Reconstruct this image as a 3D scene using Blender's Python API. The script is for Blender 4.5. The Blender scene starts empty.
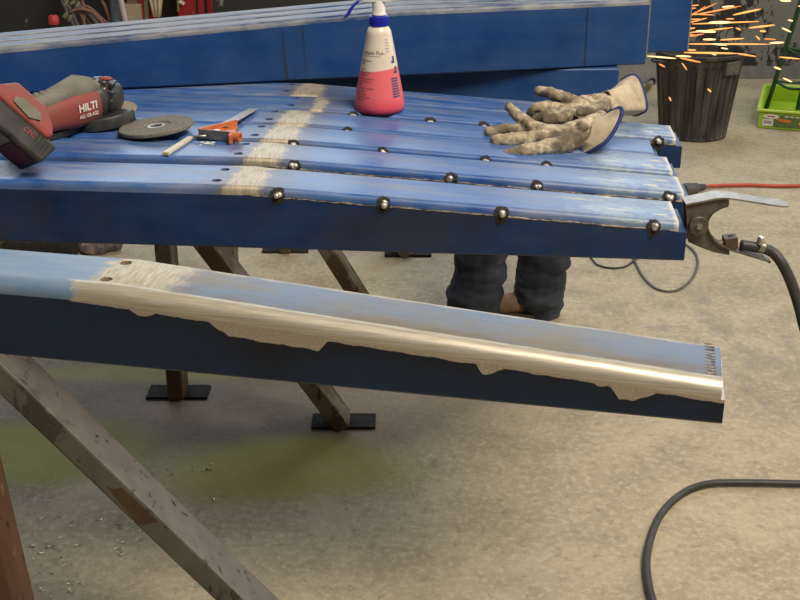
import bpy, bmesh, math, random
from mathutils import Vector, Matrix, noise
random.seed(7)
PI = math.pi
S = bpy.context.scene
COL = S.collection

# ------------------------------------------------------------------ camera
FPX, PITCH, CAMH = 1202.0, math.radians(22.7), 1.5
cd = bpy.data.cameras.new('camera'); cam = bpy.data.objects.new('camera', cd); COL.objects.link(cam)
cd.sensor_fit = 'HORIZONTAL'; cd.sensor_width = 36.0; cd.lens = 36.0 * FPX / 800.0
cd.clip_start = 0.05; cd.clip_end = 100
cam.location = (0, 0, CAMH); cam.rotation_euler = (PI / 2 - PITCH, 0, 0)
S.camera = cam

# ------------------------------------------------------------------ world, lights, exposure
S.view_settings.view_transform = 'Standard'; S.view_settings.look = 'None'
S.view_settings.gamma = 1.0; S.view_settings.use_curve_mapping = False
S.view_settings.exposure = 0.0
W = bpy.data.worlds.new('world'); S.world = W; W.use_nodes = True
W.node_tree.nodes['Background'].inputs[0].default_value = (0.86, 0.85, 0.82, 1)
W.node_tree.nodes['Background'].inputs[1].default_value = 0.085

def area(name, loc, target, sx, sy, power, col):
    l = bpy.data.lights.new(name, 'AREA'); l.shape = 'RECTANGLE'; l.size = sx; l.size_y = sy
    l.energy = power; l.color = col
    o = bpy.data.objects.new(name, l); COL.objects.link(o); o.location = loc
    o.rotation_euler = (Vector(target) - Vector(loc)).to_track_quat('-Z', 'Y').to_euler()
    return o
area('roof_skylight', (1.7, 0.1, 4.6), (0.5, 2.2, 0), 2.2, 1.6, 275, (1.0, 0.91, 0.76))
area('high_window', (-0.4, 6.75, 3.0), (-0.2, 1.5, 0.8), 7.0, 1.7, 150, (0.80, 0.90, 1.0))
area('door_daylight', (4.3, 4.2, 2.3), (1.2, 3.6, 0.0), 2.6, 2.4, 70, (1.0, 0.93, 0.82))

# ------------------------------------------------------------------ helpers
def ray(u, v):
    x = (u - 400) / FPX; y = (300 - v) / FPX
    c, s = math.cos(PITCH), math.sin(PITCH)
    return Vector((x, c + y * s, -s + y * c))
def P(u, v, z=0.0):
    d = ray(u, v); return Vector((0, 0, CAMH)) + d * ((z - CAMH) / d.z)
def PY(u, v, y):
    d = ray(u, v); return Vector((0, 0, CAMH)) + d * (y / d.y)

def thing(name, label, cat, loc=(0, 0, 0), rotz=0.0, group=None):
    o = bpy.data.objects.new(name, None); COL.objects.link(o)
    o.empty_display_size = 0.05
    o.location = loc; o.rotation_euler = (0, 0, rotz); tag(o, label, cat, group); return o
def tag(o, label, cat, group=None):
    o['label'] = label; o['category'] = cat
    if group: o['group'] = group
    return o

class MB:
    """collects geometry for ONE mesh object"""
    def __init__(self): self.v = []; self.f = []; self.m = []; self.mi = 0
    def add(self, vs, fs, T=None):
        b = len(self.v)
        for p in vs:
            p = Vector(p); self.v.append(T @ p if T else p)
        for f in fs: self.f.append([i + b for i in f]); self.m.append(self.mi)
        return self
    def box(self, c, s, R=None):
        x, y, z = s[0] / 2, s[1] / 2, s[2] / 2
        T = Matrix.Translation(c) @ (R.to_4x4() if R else Matrix())
        self.add([(-x,-y,-z),(x,-y,-z),(x,y,-z),(-x,y,-z),(-x,-y,z),(x,-y,z),(x,y,z),(-x,y,z)],
                 [(0,3,2,1),(4,5,6,7),(0,1,5,4),(1,2,6,5),(2,3,7,6),(3,0,4,7)], T); return self
    def loft(self, rings, cap=True, closed=True):
        n = len(rings[0]); vs = [p for r in rings for p in r]; fs = []
        for i in range(len(rings) - 1):
            for j in range(n if closed else n - 1):
                a, b = i * n + j, i * n + (j + 1) % n
                fs.append((a, b, b + n, a + n))
        if cap:
            fs.append(tuple(reversed(range(n)))); fs.append(tuple((len(rings) - 1) * n + j for j in range(n)))
        self.add(vs, fs); return self
    def tube(self, pts, r, seg=10, cap=True):
        pts = [Vector(p) for p in pts]; rings = []; up = None
        for i, p in enumerate(pts):
            t = (pts[min(i + 1, len(pts) - 1)] - pts[max(i - 1, 0)]).normalized()
            if up is None:
                up = Vector((0, 0, 1)) if abs(t.z) < .9 else Vector((1, 0, 0))
            up = (up - t * up.dot(t)).normalized(); s = t.cross(up)
            rr = r[i] if isinstance(r, (list, tuple)) else r
            rings.append([p + (up * math.cos(2*PI*k/seg) + s * math.sin(2*PI*k/seg)) * rr for k in range(seg)])
        return self.loft(rings, cap)
    def cyl(self, a, b, r0, r1=None, seg=20):
        return self.tube([a, b], [r0, r0 if r1 is None else r1], seg)
    def lathe(self, prof, seg=32, T=None, cap=True):
        rings = [[Vector((r * math.cos(2*PI*k/seg), r * math.sin(2*PI*k/seg), z)) for k in range(seg)] for r, z in prof]
        if T: rings = [[T @ p for p in rr] for rr in rings]
        return self.loft(rings, cap)
    def ball(self, c, r, seg=12, T=None, sc=(1, 1, 1)):
        rings = []
        n = max(5, seg // 2)
        for i in range(1, n):
            a = PI * i / n
            rings.append([Vector((math.sin(a)*math.cos(2*PI*k/seg)*r*sc[0], math.sin(a)*math.sin(2*PI*k/seg)*r*sc[1], -math.cos(a)*r*sc[2])) for k in range(seg)])
        M = Matrix.Translation(c) @ (T if T else Matrix())
        return self.loft([[M @ p for p in rr] for rr in rings])
    def prism(self, poly, axis_from, axis_vec):
        """poly: list of 3-D points; extruded by axis_vec"""
        a = [Vector(p) for p in poly]; v = Vector(axis_vec); off = Vector(axis_from)
        return self.loft([[p + off for p in a], [p + off + v for p in a]])
    def build(self, name, mat, parent=None, smooth=False, bevel=0.0, seg=2, loc=None):
        me = bpy.data.meshes.new(name); me.from_pydata([tuple(p) for p in self.v], [], self.f)
        mats = mat if isinstance(mat, (list, tuple)) else [mat]
        for m in mats: me.materials.append(m)
        if len(mats) > 1:
            for p, i in zip(me.polygons, self.m): p.material_index = i
        bm = bmesh.new(); bm.from_mesh(me); bmesh.ops.recalc_face_normals(bm, faces=bm.faces)
        if bm.calc_volume(signed=True) < 0 and all(e.is_manifold for e in bm.edges): bmesh.ops.reverse_faces(bm, faces=bm.faces)
        bm.to_mesh(me); bm.free()
        o = bpy.data.objects.new(name, me); COL.objects.link(o)
        if loc is not None: o.location = loc
        if parent: o.parent = parent
        if smooth: shade(me, smooth)
        if bevel:
            b = o.modifiers.new('bevel', 'BEVEL'); b.width = bevel; b.segments = seg; b.limit_method = 'ANGLE'; b.angle_limit = math.radians(35)
            b.harden_normals = False
        return o
def shade(me, ang=True):
    for p in me.polygons: p.use_smooth = True
    if ang is not True and ang:
        me.set_sharp_from_angle(angle=math.radians(ang))

def bake(o):
    """apply an object's modifiers"""
    dg = bpy.context.evaluated_depsgraph_get(); dg.update()
    me = bpy.data.meshes.new_from_object(o.evaluated_get(dg)); o.modifiers.clear(); o.data = me; return o
def drop(o):
    me = o.data; bpy.data.objects.remove(o)
    if me.users == 0: bpy.data.meshes.remove(me)

def spline(pts, n=8):
    pts = [Vector(p) for p in pts]; out = []
    for i in range(len(pts) - 1):
        p0 = pts[max(i-1, 0)]; p1 = pts[i]; p2 = pts[i+1]; p3 = pts[min(i+2, len(pts)-1)]
        for k in range(n):
            t = k / n
            out.append(0.5*((2*p1)+(-p0+p2)*t+(2*p0-5*p1+4*p2-p3)*t*t+(-p0+3*p1-3*p2+p3)*t**3))
    out.append(pts[-1]); return out

def blob(name, segs, mat, parent, voxel, smooth_it=6, loc=Vector((0, 0, 0)), wrinkle=0.0, wscale=30.0, ells=(), wz=1.0):
    """one continuous surface grown around tapered bones (p0, r0, p1, r1)"""
    m = MB()
    for p0, r0, p1, r1 in segs:
        p0 = Vector(p0) - loc; p1 = Vector(p1) - loc
        m.ball(p0, r0, 14); m.ball(p1, r1, 14)
        if (p1 - p0).length > 1e-5: m.cyl(p0, p1, r0, r1, 14)
    for c, T, sc in ells: m.ball(Vector(c) - loc, 1.0, 18, T, sc)
    o = m.build(name, mat, parent)
    r = o.modifiers.new('r', 'REMESH'); r.mode = 'VOXEL'; r.voxel_size = voxel
    s = o.modifiers.new('s', 'SMOOTH'); s.iterations = smooth_it; s.factor = .5
    bake(o)
    if wrinkle:
        me = o.data; ns = [v.normal.copy() for v in me.vertices]
        for v, n in zip(me.vertices, ns):
            q = Vector((v.co.x, v.co.y, v.co.z * wz)) * wscale
            w = noise.noise(q) + .5 * noise.noise(q * 2.3)
            v.co += n * w * wrinkle
    shade(o.data); return o

# ------------------------------------------------------------------ materials
class NT:
    def __init__(self, name):
        self.m = bpy.data.materials.new(name); self.m.use_nodes = True
        self.t = self.m.node_tree; self.b = self.t.nodes['Principled BSDF']
    def n(self, typ, **kw):
        x = self.t.nodes.new(typ)
        for k, v in kw.items(): setattr(x, k, v)
        return x
    def link(self, a, b): self.t.links.new(a, b)
    def coord(self, scale=(1, 1, 1), kind='Object', loc=(0, 0, 0)):
        c = self.n('ShaderNodeTexCoord'); mp = self.n('ShaderNodeMapping')
        mp.inputs['Scale'].default_value = scale; mp.inputs['Location'].default_value = loc
        self.link(c.outputs[kind], mp.inputs['Vector']); return mp.outputs['Vector']
    def noise(self, vec, scale, detail=4, rough=.55):
        x = self.n('ShaderNodeTexNoise'); x.inputs['Scale'].default_value = scale; x.inputs['Detail'].default_value = detail
        x.inputs['Roughness'].default_value = rough; self.link(vec, x.inputs['Vector']); return x.outputs['Fac']
    def ramp(self, fac, a, b, ca=0.0, cb=1.0):
        x = self.n('ShaderNodeMapRange'); x.clamp = True
        x.inputs['From Min'].default_value = a; x.inputs['From Max'].default_value = b
        x.inputs['To Min'].default_value = ca; x.inputs['To Max'].default_value = cb
        self.put(fac, x.inputs['Value']); return x.outputs['Result']
    def put(self, v, sock):
        if hasattr(v, 'node'): self.link(v, sock)
        else: sock.default_value = v
    def math(self, op, a, b=0.0, c=None):
        x = self.n('ShaderNodeMath', operation=op); self.put(a, x.inputs[0]); self.put(b, x.inputs[1])
        if c is not None: self.put(c, x.inputs[2])
        return x.outputs[0]
    def mix(self, f, a, b):
        x = self.n('ShaderNodeMix', data_type='RGBA'); self.put(f, x.inputs[0])
        for v, s in ((a, x.inputs[6]), (b, x.inputs[7])):
            if hasattr(v, 'node'): self.link(v, s)
            else: s.default_value = (*v, 1) if len(v) == 3 else v
        return x.outputs[2]
    def xyz(self, vec):
        s = self.n('ShaderNodeSeparateXYZ'); self.link(vec, s.inputs[0]); return s.outputs
    def out(self, col=None, rough=None, metal=None, bump=None, bstr=.3, bdist=.002, spec=None):
        for v, k in ((col, 'Base Color'), (rough, 'Roughness'), (metal, 'Metallic'), (spec, 'Specular IOR Level')):
            if v is None: continue
            if isinstance(v, tuple): v = (*v, 1)
            self.put(v, self.b.inputs[k])
        if bump is not None:
            x = self.n('ShaderNodeBump'); x.inputs['Strength'].default_value = bstr; x.inputs['Distance'].default_value = bdist
            self.link(bump, x.inputs['Height']); self.link(x.outputs[0], self.b.inputs['Normal'])
        return self.m

def simple(name, c0, c1=None, rough=.5, metal=0.0, scale=20.0, lo=.35, hi=.7, bstr=0.0, bdist=.002, vs=(1, 1, 1), detail=5, spec=.5):
    t = NT(name); v = t.coord(vs)
    f = t.noise(v, scale, detail)
    c = t.mix(t.ramp(f, lo, hi), c0, c1 or tuple(x * .7 for x in c0))
    return t.out(c, rough, metal, f if bstr else None, bstr, bdist, spec)

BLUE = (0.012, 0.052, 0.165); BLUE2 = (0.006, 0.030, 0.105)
DUST = (0.33, 0.32, 0.30); CREAM = (0.50, 0.43, 0.32)

def paint(name, dust=.4, band=None, end=None, scorch=0.0, base=BLUE, base2=BLUE2, rough=.33, dark=None, spec=.5):
    """worn blue paint in a beam's own coordinates (x along the beam, bend at 0)"""
    t = NT(name); v = t.coord(); vs = t.coord((.35, 2.2, 1)); xyz = t.xyz(v)
    f1 = t.noise(v, 9, 5); f2 = t.noise(vs, 22, 6, .65); f3 = t.noise(v, 160, 3)
    c = t.mix(t.ramp(f1, .35, .7), base, base2)
    d = t.math('MULTIPLY', t.ramp(f2, .38, .72), dust)
    c = t.mix(d, c, DUST)
    chips = t.ramp(t.noise(t.coord((1, 3, 1)), 34, 5, .7), .71, .74)
    c = t.mix(t.math('MULTIPLY', chips, .55), c, (.12, .12, .12))
    r = t.ramp(f2, .3, .8, rough, rough + .25 * dust + .08); metal = 0.0
    wob = t.math('MULTIPLY', t.math('SUBTRACT', t.noise(t.coord((1, 2.2, 1)), 24, 3), .5), .045)
    if dark:   # grimy patch with a shape of its own
        g = t.math('MULTIPLY', t.ramp(t.noise(v, 6, 4), .45, .62), dark)
        c = t.mix(g, c, (.035, .035, .04))
    if end is not None:   # scuffed, partly bared far end
        e = t.ramp(t.math('ADD', xyz[0], t.math('MULTIPLY', wob, 3.0)), end - .05, end)
        e2 = t.math('MULTIPLY', e, t.ramp(t.noise(v, 26, 6, .7), .40, .56))
        c = t.mix(t.math('MULTIPLY', e2, .85), c, (.21, .29, .38))
        y = t.math('MULTIPLY', e, t.ramp(t.noise(t.coord((.35, 2, 1)), 48, 5, .7), .58, .64))
        c = t.mix(y, c, (.55, .50, .22))
        rim = t.ramp(t.math('ADD', xyz[0], t.math('MULTIPLY', wob, .25)), end + .11, end + .118)
        c = t.mix(rim, c, (.62, .56, .45))
    if band:
        x0, x1 = band
        sk = t.math('ADD', xyz[0], wob)
        a = t.math('MULTIPLY', t.ramp(sk, x0 - .004, x0 + .004), t.ramp(sk, x1 + .006, x1 - .006))
        st = t.noise(t.coord((60, 5, 5)), 6, 4)
        g = t.mix(t.ramp(st, .3, .7), (.62, .55, .43), (.36, .29, .20))
        halo = t.math('MULTIPLY', t.math('MULTIPLY', t.ramp(sk, x0 - .05, x0), t.ramp(sk, x1 + .05, x1)), .7)
        c = t.mix(halo, c, (.16, .15, .14))
        c = t.mix(a, c, g)
        r = t.math('ADD', r, t.math('MULTIPLY', a, .12)); metal = t.math('MULTIPLY', a, .35)
    return t.out(c, r, metal, f3, .06, .001, spec)

def ground_cap():
    """cap of the loose beam: dusty light blue paint left of the bend, bare ground steel right of it"""
    t = NT('ground_steel_cap'); v = t.coord(); x = t.xyz(v)
    w = t.math('MULTIPLY', t.math('SUBTRACT', t.noise(t.coord((1, 2.5, 1)), 28, 4), .5), .06)
    xs = t.math('ADD', x[0], w)
    f = t.noise(t.coord((.4, 2, 1)), 30, 6, .65); fine = t.noise(v, 240, 3)
    c = t.mix(t.ramp(f, .3, .75), (.115, .205, .35), (.23, .29, .36))
    right = t.ramp(xs, .055, .075)
    steel = t.mix(t.ramp(t.noise(t.coord((.5, 1.4, 1)), 13, 6, .65), .38, .62), (.18, .225, .31), (.235, .205, .155))
    steel = t.mix(t.ramp(t.noise(t.coord((.5, 2, 1)), 60, 5, .7), .5, .9), steel, (.16, .15, .14))
    c = t.mix(right, c, steel)
    band = t.math('MULTIPLY', t.ramp(xs, -.035, -.02), t.ramp(xs, .085, .06))
    st = t.noise(t.coord((50, 8, 8)), 6, 4)
    c = t.mix(band, c, t.mix(t.ramp(st, .3, .7), (.58, .51, .39), (.38, .29, .18)))
    # cream ground edges along the front lip and the rear edge
    lip = t.math('MULTIPLY', t.ramp(t.math('ADD', x[1], t.math('MULTIPLY', w, .10)), .0195, .0155), t.ramp(xs, -.052, -.046))
    rear = t.math('MULTIPLY', t.ramp(t.math('ADD', x[1], t.math('MULTIPLY', w, .25)), .090, .098), t.ramp(xs, -.02, .0))
    brown = t.math('MULTIPLY', t.math('MULTIPLY', t.ramp(x[1], .045, .02), right), t.ramp(t.noise(t.coord((.6, 2, 1)), 20, 4), .4, .6))
    c = t.mix(t.math('MULTIPLY', brown, .8), c, (.20, .145, .085))
    c = t.mix(rear, c, (.55, .48, .36))
    c = t.mix(lip, c, t.mix(t.ramp(t.noise(t.coord((1, 40, 40)), 10, 4), .35, .7), (.68, .62, .52), (.48, .41, .31)))
    any_ = t.math('MAXIMUM', t.math('MAXIMUM', right, band), t.math('MAXIMUM', lip, rear))
    met = t.math('MULTIPLY', any_, .55)
    r = t.math('SUBTRACT', .52, t.math('MULTIPLY', lip, .10))
    return t.out(c, r, met, fine, .12, .001)
def ground_web(h, s, Lr):
    """web of the loose beam: grimy grey blue, ground bare in a ragged strip under the cap"""
    t = NT('ground_web'); v = t.coord(); x = t.xyz(v)
    depth = t.math('SUBTRACT', t.math('ADD', h, t.math('MULTIPLY', t.math('MAXIMUM', x[0], 0.0), s)), x[2])
    n1 = t.noise(t.coord((1, 1, .2), loc=(.12, 0, 0)), 5, 3); n2 = t.noise(t.coord((1, 1, .3)), 45, 3)
    lim = t.math('ADD', t.math('MULTIPLY', t.ramp(n1, .53, .57), .014), t.math('MULTIPLY', n2, .006))
    lim = t.math('MULTIPLY', lim, t.ramp(x[0], -.06, .0)); lim = t.math('ADD', lim, .001)
    bare = t.ramp(t.math('SUBTRACT', lim, depth), -.0005, .0005)
    bare = t.math('MULTIPLY', bare, t.ramp(x[0], -.05, -.045))
    f = t.noise(v, 8, 5); sc = t.noise(t.coord((1, 1, 3)), 60, 4, .7)
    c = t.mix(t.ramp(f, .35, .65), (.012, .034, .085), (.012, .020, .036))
    c = t.mix(t.ramp(sc, .70, .73), c, (.006, .006, .008))
    gz = t.math('MULTIPLY', t.ramp(t.math('SUBTRACT', t.math('ADD', lim, .03), depth), 0, .03), t.ramp(x[0], -.03, .1))
    c = t.mix(t.math('MULTIPLY', gz, .6), c, (.014, .012, .011))
    st = t.noise(t.coord((30, 5, 60)), 8, 4)
    c = t.mix(bare, c, t.mix(t.ramp(st, .3, .7), (.60, .53, .44), (.42, .35, .28)))
    return t.out(c, t.math('SUBTRACT', .45, t.math('MULTIPLY', bare, .02)), t.math('MULTIPLY', bare, .5), sc, .08, .001, .32)

def concrete():
    t = NT('concrete_floor'); v = t.coord(); x = t.xyz(v)
    a = t.noise(v, 1.1, 5); b = t.noise(v, 5, 6, .65); c_ = t.noise(v, 55, 5, .7); sp = t.noise(v, 130, 3)
    c = t.mix(t.ramp(a, .3, .7), (.50, .415, .285), (.36, .295, .20))
    c = t.mix(t.math('MULTIPLY', t.ramp(b, .42, .66), .55), c, (.23, .19, .135))
    c = t.mix(t.math('MULTIPLY', t.ramp(c_, .48, .66), .55), c, (.62, .53, .38)); c = t.mix(t.math('MULTIPLY', t.ramp(t.noise(v, 28, 6, .75), .54, .66), .55), c, (.20, .165, .115))
    c = t.mix(t.ramp(sp, .68, .72), c, (.10, .085, .07))
    # darker brown ground under the trestles
    def ell(cx, cy, rx, ry, wob=.25, soft=.45, ns=3.0):
        dx = t.math('DIVIDE', t.math('SUBTRACT', x[0], cx), rx); dy = t.math('DIVIDE', t.math('SUBTRACT', x[1], cy), ry)
        d = t.math('SQRT', t.math('ADD', t.math('MULTIPLY', dx, dx), t.math('MULTIPLY', dy, dy)))
        d = t.math('ADD', d, t.math('MULTIPLY', t.math('SUBTRACT', t.noise(v, ns, 5), .5), wob * 4))
        return t.ramp(d, 1.0 + soft / 2, 1.0 - soft / 2)
    dark_ground = ell(-.35, 2.95, .75, .42)
    c = t.mix(t.math('MULTIPLY', dark_ground, .62), c, (.13, .11, .085))
    # green patches on the slab
    for cx, cy, rx, ry, k in ((-.28, 2.53, .30, .15, .75), (-.92, 2.60, .30, .15, .85), (-.75, 3.05, .34, .05, .5)):
        c = t.mix(t.math('MULTIPLY', ell(cx, cy, rx, ry, .2, .6), k), c, (.34, .33, .075))
    # pale, scraped patch and grey scuffs by the loose beam's end
    c = t.mix(t.math('MULTIPLY', ell(.66, 3.06, .07, .11, .3, .1, 7), .6), c, (.52, .45, .34))
    c = t.mix(t.math('MULTIPLY', t.math('MULTIPLY', ell(.8, 3.3, .55, .5), t.ramp(t.noise(t.coord((1.5, 1, 1), loc=(3, 1, 0)), 5, 5, .7), .48, .6)), .55), c, (.24, .215, .175))
    return t.out(c, t.ramp(b, .3, .7, .62, .8), 0.0, c_, .35, .004, .3)

def peeling(name, wall=(.21, .21, .19), black=(.018, .018, .018), amt=.5, lo=.47):
    t = NT(name); v = t.coord((1, 1, .6)); x = t.xyz(t.coord())
    f = t.noise(v, 2.2, 8, .72); g = t.noise(v, 9, 6, .7)
    m = t.ramp(t.math('ADD', f, t.math('MULTIPLY', t.math('SUBTRACT', g, .5), .45)), lo, lo + .02)
    c = t.mix(m, black, t.mix(t.ramp(t.noise(v, 3, 4), .3, .7), wall, tuple(k * .75 for k in wall)))
    return t.out(c, .7, 0, m, .3, .004)

MT = {}
MT['floor'] = concrete()
MT['wall'] = peeling('peeling_wall', (.20, .20, .18), lo=.475)
MT['wall_black'] = peeling('black_scuffed_wall', (.34, .33, .31), (.034, .034, .032), lo=.625)
MT['web'] = paint('blue_web', dust=.05, rough=.40, dark=.5, base=(.005, .034, .125), base2=(.003, .020, .075), spec=.32)  # same paint as the caps, side shade put into the darker blue
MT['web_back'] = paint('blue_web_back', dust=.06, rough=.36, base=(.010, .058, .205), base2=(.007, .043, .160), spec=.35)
MT['cap_back'] = paint('dusty_blue_cap', dust=1.15, rough=.4)
MT['steel'] = simple('worn_steel', (.46, .44, .40), (.28, .26, .23), .42, .7, 60)
MT['weld'] = simple('weld_metal', (.75, .72, .66), (.5, .48, .44), .35, .6, 300)
MT['scorch'] = simple('scorched', (.008, .007, .007), (.03, .025, .022), .8, 0, 200)
MT['seam'] = simple('rusty_seam', (.32, .26, .19), (.06, .05, .04), .6, .3, 90, .4, .6)
MT['tube'] = simple('scratched_trestle_steel', (.235, .205, .18), (.15, .13, .115), .5, .25, 26, .35, .7, .15)
t = NT('flaking_trestle'); v = t.coord((1, 1, .6)); f = t.noise(v, 11, 6, .7); g = t.noise(v, 70, 3)
c = t.mix(t.ramp(f, .5, .53), (.20, .19, .14), (.085, .045, .02)); c = t.mix(t.ramp(g, .66, .7), c, (.02, .015, .01))
tube_side = NT('trestle_paint')
def trestle_mat(name, pale, rust, k):
    t = NT(name); v = t.coord((1, 1, .7)); f = t.noise(v, 8, 6, .7); g = t.noise(v, 60, 4)
    nrm = t.n('ShaderNodeNewGeometry')
    c = t.mix(t.ramp(t.noise(v, 30, 5), .3, .7), pale, tuple(q * .72 for q in pale))
    c = t.mix(t.ramp(f, k, k + .03), c, rust); c = t.mix(t.ramp(g, .64, .68), c, (.03, .022, .015))
    return t.out(c, .6, .15, g, .2, .002)
bpy.data.materials.remove(t.m); bpy.data.materials.remove(tube_side.m)
MT['leg_pale'] = trestle_mat('trestle_pale', (.175, .158, .142), (.10, .085, .07), .60)
MT['leg_front'] = trestle_mat('trestle_greenish', (.115, .115, .085), (.05, .042, .03), .56)
MT['leg_rust'] = trestle_mat('trestle_rusty', (.20, .17, .11), (.10, .055, .025), .47)
MT['leg_brown'] = trestle_mat('trestle_brown', (.155, .075, .045), (.26, .13, .07), .6)
MT['rust'] = simple('rust_brown', (.055, .028, .012), (.09, .05, .022), .7, 0, 40)
MT['plate'] = simple('black_plate', (.016, .015, .014), (.032, .029, .026), .8, 0, 40, spec=.2)

# ------------------------------------------------------------------ setting
def structure(o): o['kind'] = 'structure'; return o
structure(MB().box((0, 3, -.06), (16, 13, .12)).build('floor', MT['floor']))
structure(MB().box((3.6, 7.0, 1.1), (6.6, .16, 2.2)).build('wall_back', MT['wall']))
structure(MB().box((-3.9, 7.0, 1.1), (8.4, .16, 2.2)).build('wall_back', MT['wall_black']))
structure(MB().box((3.6, 6.905, .035), (6.6, .03, .07)).build('baseboard_back', simple('grey_base', (.20, .20, .19), (.15, .15, .14), .7)))

# ------------------------------------------------------------------ beams
def section(w, t, r, top, inset=0.0):
    """cap cross-section as (y, z) points, front bottom -> over the top -> rear bottom"""
    pts = [(inset, top - t)]
    for k in range(6):
        a = PI - k / 5 * PI / 2
        pts.append((inset + r + r * math.cos(a), top - r + r * math.sin(a)))
    for k in range(6):
        a = PI / 2 - k / 5 * PI / 2
        pts.append((w - inset - r + r * math.cos(a), top - r + r * math.sin(a)))
    pts.append((w - inset, top - t)); return pts

def beam(label, group, loc, yaw, Ll, Lr, h, hl, hr, w, r=.010, cap_t=.014, holes=(), tacks=(), mat_cap=None, mat_web=None, inset=.003, seam=True, capcut=.012):
    root = thing('steel_beam', label, 'beam', loc, yaw, group)
    sl, sr = (h - hl) / Ll, (hr - h) / Lr
    H = lambda x: h + (sl * x if x < 0 else sr * x)
    e = .003
    def ring(x):
        z = H(x) - cap_t
        return [Vector((x, e, 0)), Vector((x, 0, e)), Vector((x, 0, z)), Vector((x, w, z)), Vector((x, w, e)), Vector((x, w - e, 0))]
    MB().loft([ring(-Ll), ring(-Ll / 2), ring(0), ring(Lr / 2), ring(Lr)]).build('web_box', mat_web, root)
    m = MB()
    xs = [-Ll, -.5 * Ll, -.02, 0.0, .02, .5 * Lr, Lr - capcut]
    m.loft([[Vector((x, y, z)) for y, z in section(w, cap_t - (.0015 if x > 0.01 and seam else 0), r, H(x), inset if x > 0.01 else 0.0)] for x in xs])
    cap = m.build('top_plate', mat_cap, root)
    if holes:
        cut = MB()
        for hx, hy in holes: cut.lathe([(.0075, H(hx) - .05), (.0075, H(hx) + .05)], 18, Matrix.Translation((hx, hy, 0)))
        co = cut.build('cut', MT['scorch'], root); bpy.context.view_layer.update()
        b = cap.modifiers.new('b', 'BOOLEAN'); b.object = co; b.operation = 'DIFFERENCE'; b.solver = 'EXACT'
        bake(cap); drop(co)
    shade(cap.data, 40)
    for hx, hy in holes:
        MB().lathe([(.0074, H(hx) - cap_t + .0004), (.0074, H(hx) - cap_t + .0012)], 18, Matrix.Translation((hx, hy, 0))).build('bolt_hole', MT['scorch'], root)  # black disc painted in for the dark inside the hole
    if seam:
        pts = []
        n = 60
        for k in range(n + 1):
            x = .012 + (Lr - capcut - .012) * k / n
            pts.append((x, .0012 + random.uniform(-.0007, .0007), H(x) - cap_t + .0008 + random.uniform(-.0008, .0008)))
        MB().tube(pts, [random.uniform(.0008, .0020) for _ in pts], 6).build('weld_seam', MT['seam'], root, smooth=True)
    for tx in tacks:
        z = H(tx) - .0085
        tm = MB()
        for _ in range(4):
            tm.ball(Vector((tx + random.uniform(-.003, .003), -.001 + random.uniform(-.001, .002), z + random.uniform(-.0022, .0022))), random.uniform(.0036, .0052), 9)
        tk = tm.build('tack_weld', MT['weld'], root, smooth=True)
        sm = MB()
        ring_ = []
        for k in range(22):
            a = 2 * PI * k / 22; rr = random.uniform(.0085, .0125)
            ring_.append((math.cos(a) * rr, math.sin(a) * rr))
        # burnt film wrapping the rounded lip: upper half on the cap, lower half on the web
        def on(dx, dz):
            x = tx + dx
            if dz > 0:
                a = min(dz / r, PI / 2); y = inset + r - r * math.cos(a) + max(0, dz - r * PI / 2); zz = H(x) - r + r * math.sin(a)
                return Vector((x, y - .0006 * math.cos(a), zz + .0006 * math.sin(a)))
            return Vector((x, -.0006, H(x) - r + dz * 1.7))
        levels = [1.0, .66, .33]
        vs = []; fs = []
        for L in levels: vs += [on(a * L, b_ * L) for a, b_ in ring_]
        vs.append(on(0, 0)); N = 22
        for i in range(2):
            for k in range(N): fs.append((i*N+k, i*N+(k+1) % N, (i+1)*N+(k+1) % N, (i+1)*N+k))
        for k in range(N): fs.append((2*N+k, 2*N+(k+1) % N, 3*N))
        sm.add(vs, fs)
        sm.build('burn_mark', MT['scorch'], tk)
    return root, H

ZB = .87
YAW = math.atan2(-.087, 1.035)
def loc_at(x, y0):   # a point on the front line of a stacked beam
    return (x, y0 + math.tan(YAW) * x, ZB)
def local_x(u, v, bx, z=.948): return (P(u, v, z).x - bx) / math.cos(YAW)
GF = 'tapered blue beams lying side by side on the trestles'
rows = [
    # y0, bend x, right end x, label, cap seed colours, tack pixels
    (1.689, -.236, .418, 'tapered blue steel beam nearest in the tacked row, its full dark side showing', [(281,190),(384,200),(505,216),(672,237)], .098, .058),
    (1.838, -.222, .458, 'blue steel beam second in the tacked row, under the battery, behind the open dark gap', [(297,161),(451,177),(541,186),(683,197)], .098, .056),
    (1.955, -.208, .464, 'blue steel beam third in the tacked row, under the near glove fingertips and chalk holder', [(298,136),(383,148),(486,158),(550,164)], .098, .056),
    (2.065, -.195, .455, 'blue steel beam fourth in the tacked row, under the orange holder and grinding disc rim', [(348,127)], .098, .056),
    (2.175, -.165, .515, 'blue steel beam fifth in the tacked row, carrying the pink spray bottle', [(354,114),(430,119),(484,124),(671,141)], .098, .056),
    (2.290, -.185, .335, 'blue steel beam farthest back in the tacked row, beside the taller stacked beams', [], .098, .066),
]
for i, (y0, bx, ex, label, tk, h, hr) in enumerate(rows):
    Lr = (ex - bx) / math.cos(YAW); Ll = 1.15 + .02 * i
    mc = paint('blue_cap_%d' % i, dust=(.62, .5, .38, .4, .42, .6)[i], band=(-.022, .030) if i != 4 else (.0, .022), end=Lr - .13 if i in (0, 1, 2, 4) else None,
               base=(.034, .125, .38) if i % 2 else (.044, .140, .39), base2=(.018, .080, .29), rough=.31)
    tx = [min(local_x(u, v, bx), Lr - .02) for u, v in tk]
    beam(label, GF, loc_at(bx, y0), YAW, Ll, Lr, h, h, hr, .1035 if i else .112, r=.008, holes=((-.042, .026), (-.042, .084)), tacks=tx, mat_cap=mc, mat_web=MT['web'])

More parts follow.
